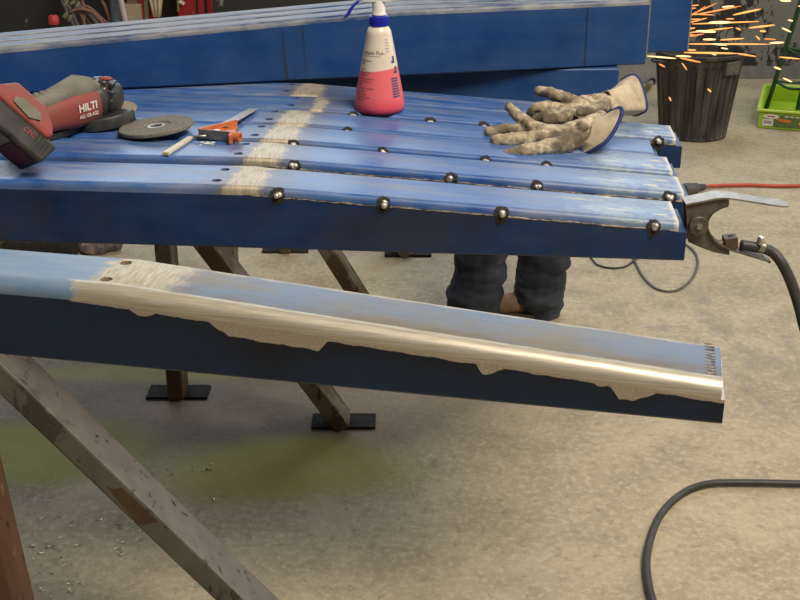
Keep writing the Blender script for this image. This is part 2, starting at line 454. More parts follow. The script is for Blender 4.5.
# the loose beam in front, ground bare
f0 = P(0, 355, ZB); f1 = P(722, 425, ZB); yaw1 = math.atan2(f1.y - f0.y, f1.x - f0.x)
dirx = Vector((math.cos(yaw1), math.sin(yaw1), 0))
bend = f0 + dirx * .150
Lr = (f1 - bend).length
h1, hr1 = .101, .049
root, HH = beam('single tapered beam ground to bare steel along its edge, lying alone in front of the row', None,
     bend, yaw1, 1.1, Lr, h1, h1, hr1, .108, r=.0155, cap_t=.019, holes=((-.012, .026), (-.012, .082)), tacks=(),
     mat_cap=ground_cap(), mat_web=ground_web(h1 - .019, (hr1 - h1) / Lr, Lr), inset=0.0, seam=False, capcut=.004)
m = MB()   # weld beads across the end of the loose beam
for k in range(11):
    y = .022 + k * .0078
    m.ball(Vector((Lr - .016, y, HH(Lr - .016) + .0002)), .0042, 9, None, (1.5, .5, .14))
m.build('weld_bead', MT['seam'], root, smooth=True)

# beams stacked behind
GB = 'taller blue beams stacked behind the row'
LB = P(621, 70, .97); lb_yaw = math.atan2(.055, 1.08)
c_ = Vector((math.cos(lb_yaw), math.sin(lb_yaw), 0))
org = Vector((LB.x, 2.545, ZB)) - c_ * .55
beam('lower blue beam behind the far glove, carrying the taller stacked beams', GB, org, lb_yaw, 1.2, .55, .0995, .0995, .0995, .11, mat_cap=MT['web_back'], mat_web=MT['web_back'], seam=False, inset=0, capcut=0, r=.006)
b0 = P(0, 95, .97); b1 = P(645, 65, .97); yb = math.atan2(b1.y - b0.y, b1.x - b0.x); db = Vector((math.cos(yb), math.sin(yb), 0)); nb = Vector((-db.y, db.x, 0))
bb = P(400, 77, .97)
bb = b0 + db * ((bb - b0).dot(db)); Lrb = (b1 - bb).length
bt = [('front dusty-topped blue beam stacked on top, scratched side facing the spray bottle', 0.0, 0.0),
      ('middle dusty-topped blue beam stacked on top between two others', .058, -.05),
      ('rear blue beam stacked on top, its end sticking out past the others towards the sparks', .116, .150)]
wb = paint('blue_web_marked', dust=.06, rough=.36, base=(.010, .058, .205), base2=(.007, .043, .160), spec=.35)
def mark_web(m):   # a scribed line round the beam and dark drips down its face
    t = NT.__new__(NT); t.m = m; t.t = m.node_tree; t.b = m.node_tree.nodes['Principled BSDF']
    v = t.coord(); x = t.xyz(v); old = t.b.inputs['Base Color'].links[0].from_socket
    x0 = (P(588, 70, .97) - bb).dot(db); x1 = (P(298, 87, .97) - bb).dot(db)
    ln = t.ramp(t.math('ABSOLUTE', t.math('SUBTRACT', x[0], x0)), .0026, .0014)
    near = t.ramp(t.math('ABSOLUTE', t.math('SUBTRACT', x[0], x1)), .034, .016)
    dr = t.math('MULTIPLY', near, t.ramp(t.noise(t.coord((1, 1, .10)), 75, 3), .50, .60))
    c = t.mix(t.math('MULTIPLY', ln, .7), old, (.012, .012, .014)); c = t.mix(t.math('MULTIPLY', dr, .75), c, (.022, .026, .034))
    t.link(c, t.b.inputs['Base Color'])
mark_web(wb)
for lab, off, ext in bt:
    o = bb + nb * off; o.z = .971
    rt_, Hb_ = beam(lab, GB, o, yb, 1.0, Lrb + ext, .134, .078, .138, .0555, r=.009, cap_t=.012, mat_cap=MT['cap_back'], mat_web=wb if off == 0 else MT['web_back'], seam=False, inset=0, capcut=0)
    hz = Hb_(Lrb + ext)
    MB().box((Lrb + ext + .0016, .0275, hz / 2), (.0032, .0555, hz)).build('end_strip', MT['steel'], rt_, bevel=.0008)  # thin strip added so a pale line shows at the beam end

# ------------------------------------------------------------------ trestles
def leg_box(a, b, t, w, axis_y=Vector((0, 1, 0))):
    a = Vector(a); b = Vector(b); d = (b - a).normalized(); n = d.cross(axis_y).normalized(); yv = axis_y
    m = MB()
    rings = []
    for p in (a, b):
        rings.append([p + n * (sx * t / 2) + yv * (sy * w / 2) for sx, sy in ((-1,-1),(1,-1),(1,1),(-1,1))])
    m.loft(rings); m.m[0] = 1; return m
def trestle(label, rail, legs, mats, plates=True):
    (r0, r1) = rail
    base = Vector(((r0[0] + r1[0]) / 2, (r0[1] + r1[1]) / 2, 0))
    root = thing('trestle', label, 'trestle', base)
    L = lambda p: Vector(p) - base
    d = (Vector(r1) - Vector(r0)); R = Matrix.Rotation(math.atan2(-d.x, d.y), 3, 'Z')
    MB().box((L(r0) + L(r1)) / 2, (.10, d.length, .07), R).build('rail', MT['leg_rust'], root, bevel=.004)
    for (a, b), mt in zip(legs, mats):
        lg = leg_box(L(a), L(b), .042, .09).build('leg', [mt, MT['leg_front'] if mt == MT['leg_pale'] else mt], root, bevel=.004)
        f = L(b); f.z = 0
        m = MB().box((f.x, f.y + .005, .004), (.165, .075, .008)).build('foot_plate', MT['plate'], lg, bevel=.001)
        for sx in (-1, 1):
            MB().lathe([(.006, .0078), (.006, .0088)], 12, Matrix.Translation((f.x + sx * .065, f.y + .005, 0))).build('bolt_hole', MT['scorch'], lg)  # black disc on the plate, drawn as the dark of a hole
    return root
Af = P(176, 401, 0); Cf = P(343, 432, 0)
yA = Af.y + .04; yC = Cf.y + .045
Cm = PY(222, 262, yC)          # a point the diagonal passes through
dC = Cm - Vector((Cf.x, yC, 0)); Ct = Vector((Cf.x, yC, 0)) + dC * (.80 / dC.z)
At = Vector((Af.x - .004, yA, .80))
# near pair, the diagonal seen at lower left
yN = 1.82
q0 = PY(50, 408, yN); q1 = PY(238, 590, yN); dN = (q1 - q0).normalized()
Nt = q0 + dN * ((.80 - q0.z) / dN.z); Nb = q0 + dN * ((.004 - q0.z) / dN.z)
v0 = PY(-14, 490, yN - .06); v1 = PY(13, 600, yN - .06); dV = (v1 - v0).normalized()
Vt = v0 + dV * ((.80 - v0.z) / dV.z); Vb = v0 + dV * ((.004 - v0.z) / dV.z)
tr = trestle('near steel trestle with splayed scratched legs under the beams, left of centre', ((Nt.x + .02, 1.33, .834), (At.x, 3.05, .834)),
        [(Nt, Nb), (Vt, Vb), (At, (Af.x, yA, .004)), (Ct, (Cf.x, yC, .004))],
        [MT['leg_pale'], MT['leg_brown'], MT['leg_rust'], MT['leg_rust']])
# second trestle further back
f1_ = P(285, 253, 0); f2_ = P(408, 257, 0)
yB = 3.32
g0 = PY(331, 252, yB); g1 = PY(354, 288, yB); dB = (g1 - g0).normalized()
Bt = g0 + dB * ((.72 - g0.z) / dB.z); Bb = g0 + dB * ((.004 - g0.z) / dB.z)
f1_.y += .03; f2_.y += .03
trestle('rusty steel trestle further back, only a leg and two foot plates showing under the row', ((Bt.x, 3.2, .755), (f1_.x - .02, 4.0, .755)),
        [(Bt, Bb), ((f1_.x - .10, yB, .72), (f1_.x - .09, yB, .004)), ((f1_.x, f1_.y, .72), (f1_.x, f1_.y, .004)), ((f1_.x - .1, f2_.y, .72), (f2_.x, f2_.y, .004))],
        [MT['leg_rust'], MT['leg_rust'], MT['leg_rust'], MT['leg_rust']])
near_leg = [c for c in tr.children if c.name.startswith('leg')][0]
pp = [(106, 486), (113, 489), (121, 488), (129, 494), (158, 522), (150, 523), (143, 525), (138, 524)]
off = Vector(tr.location); yf = yN - .0455
m = MB(); m.loft([[PY(u, v, yf) - off for u, v in pp], [PY(u, v, yf) + Vector((0, .002, 0)) - off for u, v in pp]]); m.build('bare_patch', MT['rust'], near_leg)
# ------------------------------------------------------------------ things on the beams
def plastic(name, c, rough=.45, c1=None, scale=30): return simple(name, c, c1 or tuple(k * .75 for k in c), rough, 0, scale)
def text(name, body, mat, parent, size, T, bold=0.0, wrap=None):
    cu = bpy.data.curves.new(name, 'FONT'); cu.body = body; cu.size = size; cu.offset = bold; cu.align_x = 'LEFT'
    o = bpy.data.objects.new(name, cu); COL.objects.link(o)
    dg = bpy.context.evaluated_depsgraph_get(); dg.update()
    me = bpy.data.meshes.new_from_object(o.evaluated_get(dg)); bpy.data.objects.remove(o); bpy.data.curves.remove(cu)
    bm = bmesh.new(); bm.from_mesh(me)
    if wrap: bmesh.ops.subdivide_edges(bm, edges=[e for e in bm.edges if e.calc_length() > .004], cuts=1)
    for v in bm.verts: v.co = wrap(v.co) if wrap else T @ v.co
    bm.to_mesh(me); bm.free(); me.materials.clear(); me.materials.append(mat)
    o = bpy.data.objects.new(name, me); COL.objects.link(o); o.parent = parent; return o

# ---- spray bottle
def bottle():
    base = P(379.5, 110.5, .9585); base.z = .9588; SC = 1.035
    b = thing('spray_bottle', 'translucent cone-shaped spray bottle half full of pink fluid, blue collar', 'spray bottle', base)
    Rb, Hb = .0455, .158
    b.scale = (SC, SC, SC)
    t = NT('cloudy_plastic'); v = t.coord(); x = t.xyz(v); f = t.noise(v, 35, 4)
    lvl = t.math('ADD', x[2], t.math('MULTIPLY', x[0], -.13))
    pink = t.ramp(lvl, .0785, .0775)
    c = t.mix(t.ramp(f, .3, .75), (.80, .70, .58), (.70, .59, .47))
    low = t.mix(t.ramp(x[2], .012, .035), (.75, .08, .13), (.80, .16, .17))
    c = t.mix(pink, c, low); t.out(c, .32, 0)
    t.b.inputs['Subsurface Weight'].default_value = .25; t.b.inputs['Subsurface Radius'].default_value = (.02, .008, .006); t.b.inputs['Subsurface Scale'].default_value = .5
    prof = [(.030, .0), (.040, .001), (.0445, .005), (Rb, .013), (.0445, .022)]
    for k in range(1, 9): prof.append((.0445 - (.0445 - .0225) * k / 8, .022 + (.138 - .022) * k / 8))
    prof += [(.0215, .143), (.018, .149), (.0140, .152), (.0135, .157)]
    MB().lathe(prof, 40).build('body', t.m, b, smooth=True)
    blue = plastic('blue_plastic', (.012, .022, .42), .35); white = plastic('white_plastic', (.82, .79, .72), .4)
    m = MB(); rings = []
    for z, rr in ((.152, .0155), (.153, .0165), (.168, .0165), (.1695, .015)):
        rings.append([Vector(((rr + (.0006 if k % 2 else 0)) * math.cos(2*PI*k/48), (rr + (.0006 if k % 2 else 0)) * math.sin(2*PI*k/48), z)) for k in range(48)])
    m.loft(rings).build('collar', blue, b)
    hd = MB().lathe([(.0125, .1695), (.0135, .172), (.0125, .174), (.0115, .176), (.0115, .193), (.010, .196)], 24)
    hd.box((-.004, 0, .203), (.05, .020, .020)); hd.box((.018, 0, .208), (.02, .018, .026)); hd.cyl((-.028, 0, .206), (-.040, 0, .206), .008, .007, 14)
    hd.build('spray_head', white, b, smooth=35, bevel=.002)
    tg = [(-.022, 0, .200), (-.036, 0, .194), (-.047, 0, .183), (-.055, 0, .170), (-.060, 0, .165)]
    m = MB(); rings = []
    for (x_, y_, z_), wd in zip(tg, (.010, .012, .012, .010, .006)):
        rings.append([Vector((x_ - .0035, -wd / 2, z_)), Vector((x_ + .0035, -wd / 2, z_ + .001)), Vector((x_ + .0035, wd / 2, z_ + .001)), Vector((x_ - .0035, wd / 2, z_))])
    m.loft(rings).build('trigger', blue, b, smooth=40, bevel=.0012)
    ink = simple('black_ink', (.03, .03, .04), (.05, .05, .06), .6); inkb = simple('blue_ink', (.03, .06, .14), (.04, .08, .18), .6)
    def cone(th0, z0):
        def w(p):
            z = z0 + p.y; r = .0445 - (.0445 - .0225) * (z - .022) / .116 + .0004
            a = th0 + p.x / r; return Vector((r * math.cos(a), r * math.sin(a), z))
        return w
    A = math.radians(-90)
    lines = [('ersaals Plus...', .0085, .106, -62), ('All purpose', .0048, .0935, -64), ('spray', .0048, .088, -64),
             ('for use', .0042, .079, -63), ('cleaning fluid', .0042, .074, -63), ('fast drying', .0042, .069, -63), ('safety directions in', .0042, .0625, -62),
             ('the container of', .0042, .0575, -62), ('this', .0042, .0525, -62), ('emergency numbers', .0042, .046, -62),
             ('avoid eyes', .0042, .041, -62), ('keep upright', .0042, .036, -62), ('flammable vapour', .0042, .031, -62), ('after using', .0042, .026, -62)]
    for s, sz, z, dg in lines: text('label_print', s, ink, b, sz, None, wrap=cone(A + math.radians(dg), z))
    def patch(name, a0, a1, z0, z1, mat):
        w = cone(A, 0); vs = []; n = 6
        for z in (z0, z1):
            for k in range(n + 1):
                r = .0445 - (.0445 - .0225) * (z - .022) / .116 + .0005; a = A + math.radians(a0 + (a1 - a0) * k / n)
                vs.append(Vector((r * math.cos(a), r * math.sin(a), z)))
        MB().add(vs, [(k, k + 1, k + n + 2, k + n + 1) for k in range(n)]).build(name, mat, b)
    patch('print_rule', -62, 5, .1025, .1030, ink)
    m2 = simple('grey_print', (.35, .32, .30), (.5, .45, .4), .6, 0, 400)
    for z in (.031, .0355, .040, .0445, .049, .0535, .058, .0625): patch('print_block', 36, 60, z, z + .0028, inkb)
    for z in (.110, .115, .120, .125, .130): patch('print_block', 26, 40, z, z + .0018, m2)
    for z, a in ((.096, 50), (.078, 54)):   # two hazard pictograms
        patch('print_symbol', a - 6, a + 8, z - .006, z - .002, inkb); patch('print_symbol', a, a + 9, z - .003, z + .006, inkb)
bottle()

# ---- gloves
def glove_mat(name, loc):
    t = NT(name); v = t.coord(loc=loc); f = t.noise(v, 38, 6, .68); g = t.noise(v, 14, 4); h_ = t.noise(v, 260, 3)
    c = t.mix(t.ramp(f, .36, .58), (.62, .52, .36), (.20, .155, .10)); c = t.mix(t.math('MULTIPLY', t.ramp(g, .48, .60), .75), c, (.085, .065, .045))
    return t.out(c, .75, 0, f, .5, .003, .3)
cuff_mat = simple('pale_cuff_leather', (.54, .45, .32), (.30, .24, .16), .8, 0, 30, .4, .68, .5)
trim_mat = simple('blue_binding', (.018, .03, .16), (.012, .02, .10), .8, 0, 200)
def glove(label, fingers, palm, cuff, trimpts, mat, voxel=.0022):
    base = palm[0][0].copy(); base.z = .943
    g = thing('work_glove', label, 'glove', base, 0, 'leather work gloves on the beams')
    segs = list(palm)
    for f in fingers:
        for (p0, r0), (p1, r1) in zip(f, f[1:]): segs.append((p0, r0, p1, r1))
    blob('hand', segs, mat, g, voxel, 2, base, .0019, 85)
    # cuff: open leather funnel through rings of (centre, half width vector, half thickness vector)
    rings = []; n = 28
    for c, a, b_ in cuff:
        c = Vector(c) - base; a = Vector(a); b_ = Vector(b_)
        rings.append([c + a * math.cos(2*PI*k/n) + b_ * math.sin(2*PI*k/n) + Vector((0, 0, .0022 * math.sin(2*PI*k/n*3 + 1))) + a * (.10 * math.sin(2*PI*k/n*3)) for k in range(n)])
    sp = []
    for k in range(n):
        sp.append(spline([r[k] for r in rings], 5))
    rr = [[sp[k][i] for k in range(n)] for i in range(len(sp[0]))]
    o = MB().loft(rr, cap=False).build('cuff', cuff_mat, g, smooth=True)
    s = o.modifiers.new('s', 'SOLIDIFY'); s.thickness = .0022; s.offset = 0
    last = rr[-1]
    tr = MB().tube(last + [last[0], last[1]], .0036, 8).build('cuff_binding', trim_mat, o, smooth=True)
    return g
def FP(lst):   # pixel + height above the plate + radius
    return [(P(u, v, .934 + h), r) for u, v, h, r in lst]
def pg(a, b): return (a[0], a[1], b[0], b[1])
F = lambda u, v, h, r: FP([(u, v, h, r)])[0]
pc = F(566, 137, .022, .026)
glove('near leather glove with fingers spread towards the spray bottle, stained palm up',
      [FP([(509, 107, .050, .0085), (519, 117, .042, .0105), (534, 128, .030, .0125), (556, 136, .024, .016)]),
       FP([(489, 132, .018, .0095), (505, 130, .020, .0115), (528, 132, .020, .013), (556, 137, .020, .017)]),
       FP([(497, 141, .014, .0125), (514, 140, .016, .0135), (534, 138, .018, .014), (556, 139, .020, .018)]),
       FP([(506, 154, .006, .0065), (524, 151, .012, .0125), (545, 148, .014, .014), (566, 144, .016, .018)]),
       FP([(581, 127, .040, .0105), (591, 121, .042, .0115), (601, 117, .038, .0125), (606, 121, .030, .013)])],
      [pg(F(550, 136, .020, .021), F(572, 138, .020, .023)), pg(F(560, 143, .016, .019), F(580, 139, .016, .021)), pg(F(572, 134, .022, .022), F(594, 126, .024, .020)), pg(F(580, 138, .018, .020), F(598, 128, .022, .019))],
      [(P(584, 134, .958), (.010, .010, .018), (.004, -.022, .0)), (P(593, 133, .962), (.018, .016, .024), (.006, -.026, -.001)), (P(602, 131, .968), (.030, .022, .033), (.010, -.026, -.002))],
      None, glove_mat('stained_leather_a', (0, 0, 0)))
glove('far leather glove with curled fingers and a wide flared cuff, lying behind the other',
      [FP([(539, 91, .060, .0095), (550, 93, .058, .0115), (563, 98, .050, .0125), (583, 107, .040, .016)]),
       FP([(531, 113, .040, .0085), (535, 108, .050, .0095), (548, 106, .046, .0105), (562, 110, .036, .013), (580, 112, .034, .016)]),
       FP([(536, 119, .036, .0085), (545, 115, .044, .0095), (556, 114, .040, .0105), (575, 114, .034, .015)]),
       FP([(548, 121, .036, .0095), (560, 119, .040, .0115), (572, 116, .036, .0135), (590, 112, .032, .017)]),
       FP([(580, 112, .050, .0085), (590, 111, .052, .0095), (602, 107, .046, .0115), (612, 101, .040, .014)])],
      [pg(F(580, 106, .040, .018), F(606, 103, .036, .021)), pg(F(585, 111, .032, .018), F(612, 106, .030, .021)), pg(F(575, 110, .034, .017), F(600, 108, .034, .019))],
      [(P(604, 104, .972), (.004, .010, .020), (.010, -.030, .0)), (P(618, 101, .972), (.002, .010, .023), (.014, -.026, -.004)), (P(634, 95, .972), (-.002, .012, .034), (.020, -.024, -.010))],
      None, glove_mat('stained_leather_b', (5, 2, 1)))

# ---- loose grinding disc
def disc():
    c = P(157, 133, .968); z0 = .9695
    d = thing('grinding_disc', 'worn grey grinding disc lying flat beside the grinder', 'grinding disc', (c.x, c.y, z0))
    grit = simple('abrasive_grit', (.22, .20, .16), (.11, .10, .08), .9, 0, 260, .35, .65, .6, .002)
    T = Matrix.Translation((0, 0, .006)) @ Matrix.Rotation(math.radians(-5.5), 4, 'Y') 
    seg = 56; rings = []
    for r_, z_ in ((.011, .0), (.0625, .0), (.0640, .0015), (.0640, .0055), (.0625, .0072), (.026, .0072), (.024, .0050), (.011, .0050)):
        rings.append([T @ Vector((r_ * math.cos(2*PI*k/seg), r_ * math.sin(2*PI*k/seg), z_)) for k in range(seg)])
    rings.append(rings[0])
    MB().loft(rings, cap=False).build('abrasive_disc', grit, d, smooth=35)
    rg = []
    for r_, z_ in ((.0108, .0), (.0108, .0056), (.0150, .0056), (.0150, .0052), (.0112, .0050)):
        rg.append([T @ Vector((r_ * math.cos(2*PI*k/32), r_ * math.sin(2*PI*k/32), z_)) for k in range(32)])
    MB().loft(rg, cap=False).build('arbor_ring', MT['steel'], d, smooth=35)
disc()

# ---- angle grinder
def grinder():
    yd = P(103, 114, .985).y
    X = P(42, 165, .992)
    g = thing('angle_grinder', 'red cordless angle grinder with battery pack lying on the beams', 'angle grinder', (X.x, X.y, .969))
    B = Vector((X.x, X.y, .969)); L = lambda p: Vector(p) - B
    red = simple('dusty_red_plastic', (.27, .045, .034), (.19, .068, .052), .55, 0, 22, .35, .7)
    rub = simple('dusty_grey_rubber', (.22, .20, .165), (.13, .12, .10), .85, 0, 30, bstr=.2)
    blk = simple('grimy_black_plastic', (.016, .016, .016), (.05, .047, .044), .45, 0, 30)
    lab = simple('speckled_label', (.32, .31, .29), (.10, .10, .10), .6, 0, 420, .45, .55)
    dred = simple('dark_red_label', (.10, .008, .010), (.07, .01, .01), .5)
    # body loft
    Hd = PY(104, 97, yd); Rr = PY(12, 124, yd - .17)
    ax = (Rr - Hd).normalized(); up = Vector((0, 0, 1)); up = (up - ax * up.dot(ax)).normalized(); sd = ax.cross(up)
    Ln = (Rr - Hd).length
    def ring(s, rx, rz, dz=0, n=24, pw=.75):
        c = L(Hd + ax * s + up * dz); out = []
        for k in range(n):
            a = 2 * PI * k / n; ca, sa = math.cos(a), math.sin(a)
            out.append(c + sd * (math.copysign(abs(ca) ** pw, ca) * rx) + up * (math.copysign(abs(sa) ** pw, sa) * rz))
        return out
    st = [(.030, .027, .026, .0), (.037, .033, .031, -.002), (.055, .034, .034, -.003), (.085, .033, .033, -.003), (.12, .029, .028, -.003), (.16, .025, .025, -.004), (Ln, .027, .029, -.004)]
    MB().loft([ring(*q) for q in st]).build('motor_housing', red, g, smooth=50)
    sp = [(.022, .020, .012, .022), (.036, .026, .016, .028), (.055, .027, .020, .030), (.09, .024, .016, .026), (.13, .020, .013, .022), (.17, .020, .012, .020), (Ln, .020, .010, .022)]
    MB().loft([ring(*q) for q in sp]).build('grip_rubber', rub, g, smooth=50)
    m = MB()
    for k in range(7):
        m.ball(L(Hd + ax * (.105 + k * .013) + up * .034 + sd * .004), .006, 10, None, (1, 1, .8))
    m.build('grip_ridge', rub, g, smooth=True)
    # gear head
    hc_ = L(Hd); m = MB(); m.loft([ring(.040, .030, .030, -.002), ring(.028, .034, .033, -.001), ring(.024, .034, .033, -.001), ring(.022, .030, .029, 0), ring(.004, .032, .031, -.001), ring(-.012, .030, .029, 0), ring(-.028, .021, .022, .0)])
    for q in range(4): m.box(hc_ + Vector((-.016 + .011 * q, -.031, .016 - .007 * q)), (.006, .010, .016), Matrix.Rotation(.5, 3, 'Y'))
    for q in range(3): m.box(hc_ + Vector((-.006 + .013 * q, -.012, .029 - .002 * q)), (.007, .030, .010), Matrix.Rotation(.3, 3, 'Y'))
    hc = L(Hd)
    m.cyl(hc + Vector((-.006, 0, .020)), hc + Vector((-.004, 0, .034)), .014, .012, 18)
    for k in range(4):
        a = k * PI / 2 + .5; m.cyl(hc + Vector((.022 * math.cos(a), .022 * math.sin(a), .01)), hc + Vector((.022 * math.cos(a), .022 * math.sin(a), .027)), .005, .004, 8)
    m.box(hc + Vector((.012, -.024, .004)), (.016, .012, .03), Matrix.Rotation(.4, 3, 'Y'))
    m.build('gear_head', blk, g, smooth=40, bevel=.0015)
    m = MB()
    for du, dv in ((-.012, .018), (.008, .020), (.014, .004), (.004, -.012)): m.ball(hc + Vector((du, -.031 + abs(du) * .5, dv)), .004, 9)
    m.build('head_screw', MT['steel'], g, smooth=True)
    MB().ball(hc + Vector((.006, -.004, .033)), .008, 10, None, (1.8, 1, .5)).build('spindle_lock_button', red, g, smooth=True)
    # guard and disc
    dc = L(PY(101, 114, yd)); dc.z = max(dc.z, .012)
    Td = Matrix.Translation((dc.x, dc.y, .020)) @ Matrix.Rotation(math.radians(-6), 4, 'Y') @ Matrix.Rotation(math.radians(4), 4, 'X')
    seg = 48
    def rg(r_, z_, a0=0, a1=2 * PI, n=seg): return [Td @ Vector((r_ * math.cos(a0 + (a1 - a0) * k / n), r_ * math.sin(a0 + (a1 - a0) * k / n), z_)) for k in range(n + 1)]
    MB().loft([rg(.010, -.004), rg(.0625, -.004), rg(.0635, -.002), rg(.0625, 0), rg(.010, .0005)], cap=False).build('fitted_disc', simple('used_abrasive', (.30, .26, .19), (.16, .14, .10), .9, 0, 200), g, smooth=35)
    a0, a1 = math.radians(170), math.radians(340)
    o = MB().loft([rg(.022, .006, a0, a1), rg(.067, .0055, a0, a1), rg(.0685, .003, a0, a1), rg(.0685, -.014, a0, a1), rg(.065, -.014, a0, a1)], cap=False, closed=False).build('disc_guard', blk, g, smooth=35)
    s = o.modifiers.new('s', 'SOLIDIFY'); s.thickness = .0016
    MB().cyl(Td @ Vector((0, 0, -.006)), Td @ Vector((0, 0, .018)), .019, .021, 24).build('guard_collar', MT['steel'], g, smooth=35)
    # paddle lever under the body
    o = MB(); pts = [(.060, -.036), (.10, -.040), (.14, -.038), (.165, -.034)]
    o.loft([[L(Hd + ax * s_ + up * (d_ + q2) + sd * q1) for q1, q2 in ((-.012, -.005), (.012, -.005), (.012, .006), (-.012, .006))] for s_, d_ in pts])
    o.build('paddle_switch', blk, g, bevel=.002)
    # battery foot
    a = Vector((.63, .22, -.74)).normalized(); n1 = Vector((.72, -.62, .30)); n1 = (n1 - a * n1.dot(a)).normalized(); n2 = a.cross(n1)
    if n2.z > 0: n2 = -n2
    X0 = L(X) + Vector((0, 0, .002))
    def bp(i, j, k): return X0 - a * i - n2 * j - n1 * k     # i along, j towards the body, k depth
    def block(corners): # list of (i0,i1,k0,k1) at j levels
        m = MB()
        return m.loft([[bp(i0, j, k0), bp(i1, j, k0), bp(i1, j, k1), bp(i0, j, k1)] for j, i0, i1, k0, k1 in corners])
    block([(.0, .004, .122, .002, .070), (.006, 0, .126, 0, .072), (.034, -.004, .128, 0, .072), (.040, -.002, .126, .002, .070)]).build('battery', blk, g, bevel=.004, seg=3)
    block([(.036, .016, .128, -.002, .074), (.046, .010, .126, -.003, .075), (.062, .018, .112, .002, .070), (.084, .042, .095, .012, .058)]).build('battery_foot', red, g, bevel=.005, seg=3)
    bat = [c for c in g.children if c.name.startswith('battery')]
    for k in range(4):   # grooves on the nose of the pack
        MB().box(bp(.008 + .0065 * k, .020 + .003 * k, -.0004), (.0012, .0012, .018), Matrix([a, n1, n2]).transposed()).build('grip_groove', MT['scorch'], g)
    R3 = Matrix([a, -n2, n1]).transposed()
    def plate(name, poly, mat, lift=.0008, face='side'):
        m = MB()
        if face == 'side': p = [bp(i, j, -lift) for i, j in poly]; q = [bp(i, j, .002) for i, j in poly]
        else: p = [bp(i, -lift, k) for i, k in poly]; q = [bp(i, .002, k) for i, k in poly]
        m.loft([q, p]).build(name, mat, g)
    plate('release_button', [(.040, .051), (.046, .060), (.078, .060), (.090, .054), (.088, .046), (.056, .042)], rub, .0055)
    plate('rating_label', [(.055, .010), (.118, .010), (.118, .062), (.055, .062)], lab, .0008, 'bottom')
    plate('red_label', [(.012, .010), (.052, .010), (.052, .062), (.012, .062)], dred, .0008, 'bottom')
    T = Matrix.Translation(bp(.052, .022, -.0012)) @ R3.to_4x4()
    text('battery_print', 'CPC', simple('red_print', (.42, .03, .03), (.35, .03, .03), .5), g, .011, T)
    # lettering on the camera side of the motor housing
    nrm = sd if sd.y < 0 else -sd
    tx = -ax; nn = Vector((nrm.x, nrm.y, nrm.z)); upt = nn.cross(tx).normalized()
    T3 = Matrix([tx, upt, nn]).transposed().to_4x4()
    wht = simple('white_print', (.75, .70, .66), (.6, .5, .48), .6)
    T = Matrix.Translation(L(Hd + ax * .090 + nn * .0345 + up * -.003)) @ T3
    text('maker_print', 'HILTI', wht, g, .018, T, .0006)
    T = Matrix.Translation(L(Hd + ax * .090 + nn * .0345 + up * -.014)) @ T3
    text('type_print', 'AG 125-A22', wht, g, .0082, T, .0002)
grinder()

# ---- orange magnetic square with a steel rule, chalk holder, chalk
def square():
    z = .969
    p = P(216, 141, z)
    g = thing('marking_square', 'small orange marking square with grey plates and a steel rule', 'square', (p.x, p.y, z))
    B = Vector((p.x, p.y, z)); L = lambda u, v, h: P(u, v, z + h) - B
    org = simple('orange_casting', (.62, .17, .05), (.48, .13, .045), .45, 0, 40); gry = simple('dull_steel_plate', (.22, .215, .20), (.14, .135, .125), .4, .7, 70)
    a, b = L(199, 139, 0), L(232, 142, 0); d = (b - a); n = Vector((-d.y, d.x, 0)).normalized()
    m = MB(); hgt = .017
    m.loft([[a, b, b + Vector((0, 0, hgt)), a + Vector((0, 0, hgt))], [q + n * .003 for q in (a, b, b + Vector((0, 0, hgt)), a + Vector((0, 0, hgt)))]]).build('front_plate', gry, g, bevel=.0006)
    c = L(238, 131, 0)
    a2 = a + n * .003; d2 = (c - a2); n2 = Vector((-d2.y, d2.x, 0)).normalized()
    m = MB(); q = [a2, c, c + Vector((0, 0, .020)), a2 + Vector((0, 0, hgt))]
    m.loft([q, [v + n2 * .004 for v in q]]).build('rear_wall', org, g, bevel=.0006)
    m = MB(); f = [a2 + d2 * .1, b + n * .004, c]
    m.loft([[v + Vector((0, 0, .006)) for v in f], [v + Vector((0, 0, .010)) for v in f]]).build('floor_plate', org, g, bevel=.0004)
    e0 = L(237, 137, .009); ev = Vector((d.x, d.y, 0)).normalized()
    m = MB(); seg = 20; ez = Vector((0, 0, 1)); es = ev.cross(ez)
    rr = []
    for off, r_ in ((-.012, .0085), (.006, .0085), (.006, .0045), (-.010, .0045)):
        rr.append([e0 + ev * off + (ez * math.sin(2*PI*k/seg) + es * math.cos(2*PI*k/seg)) * r_ for k in range(seg)])
    m.loft(rr).build('barrel', org, g, smooth=35)
    MB().box(L(231, 139, .008), (.003, .014, .016), Matrix.Rotation(math.atan2(d.y, d.x), 3, 'Z')).build('end_lug', org, g, bevel=.0006)
    MB().lathe([(.0055, .0), (.0055, .002), (.004, .0026)], 18, Matrix.Translation(L(217, 131, .011))).build('white_button', plastic('white_button', (.8, .78, .74)), g, smooth=40)
    MB().lathe([(.0045, .0), (.0045, .0025)], 14, Matrix.Translation(L(229, 134, .011))).build('green_level', plastic('green_vial', (.10, .17, .06)), g)
    r0, r1 = L(222, 127, .012), L(254, 109, .004)
    dr = (r1 - r0).normalized(); nr = Vector((-dr.y, dr.x, 0)).normalized()
    m = MB(); q = [r0 - nr * .010, r1 - nr * .009, r1 + nr * .009, r0 + nr * .010]
    m.loft([q, [v + Vector((0, 0, .0016)) for v in q]]).build('steel_rule', MT['steel'], g, bevel=.0003)
    # pin joining the chalk
    MB().tube([L(193, 137, .006), L(199, 136, .007), L(206, 136, .008)], .0022, 8).build('pin', MT['steel'], g, smooth=True)
square()
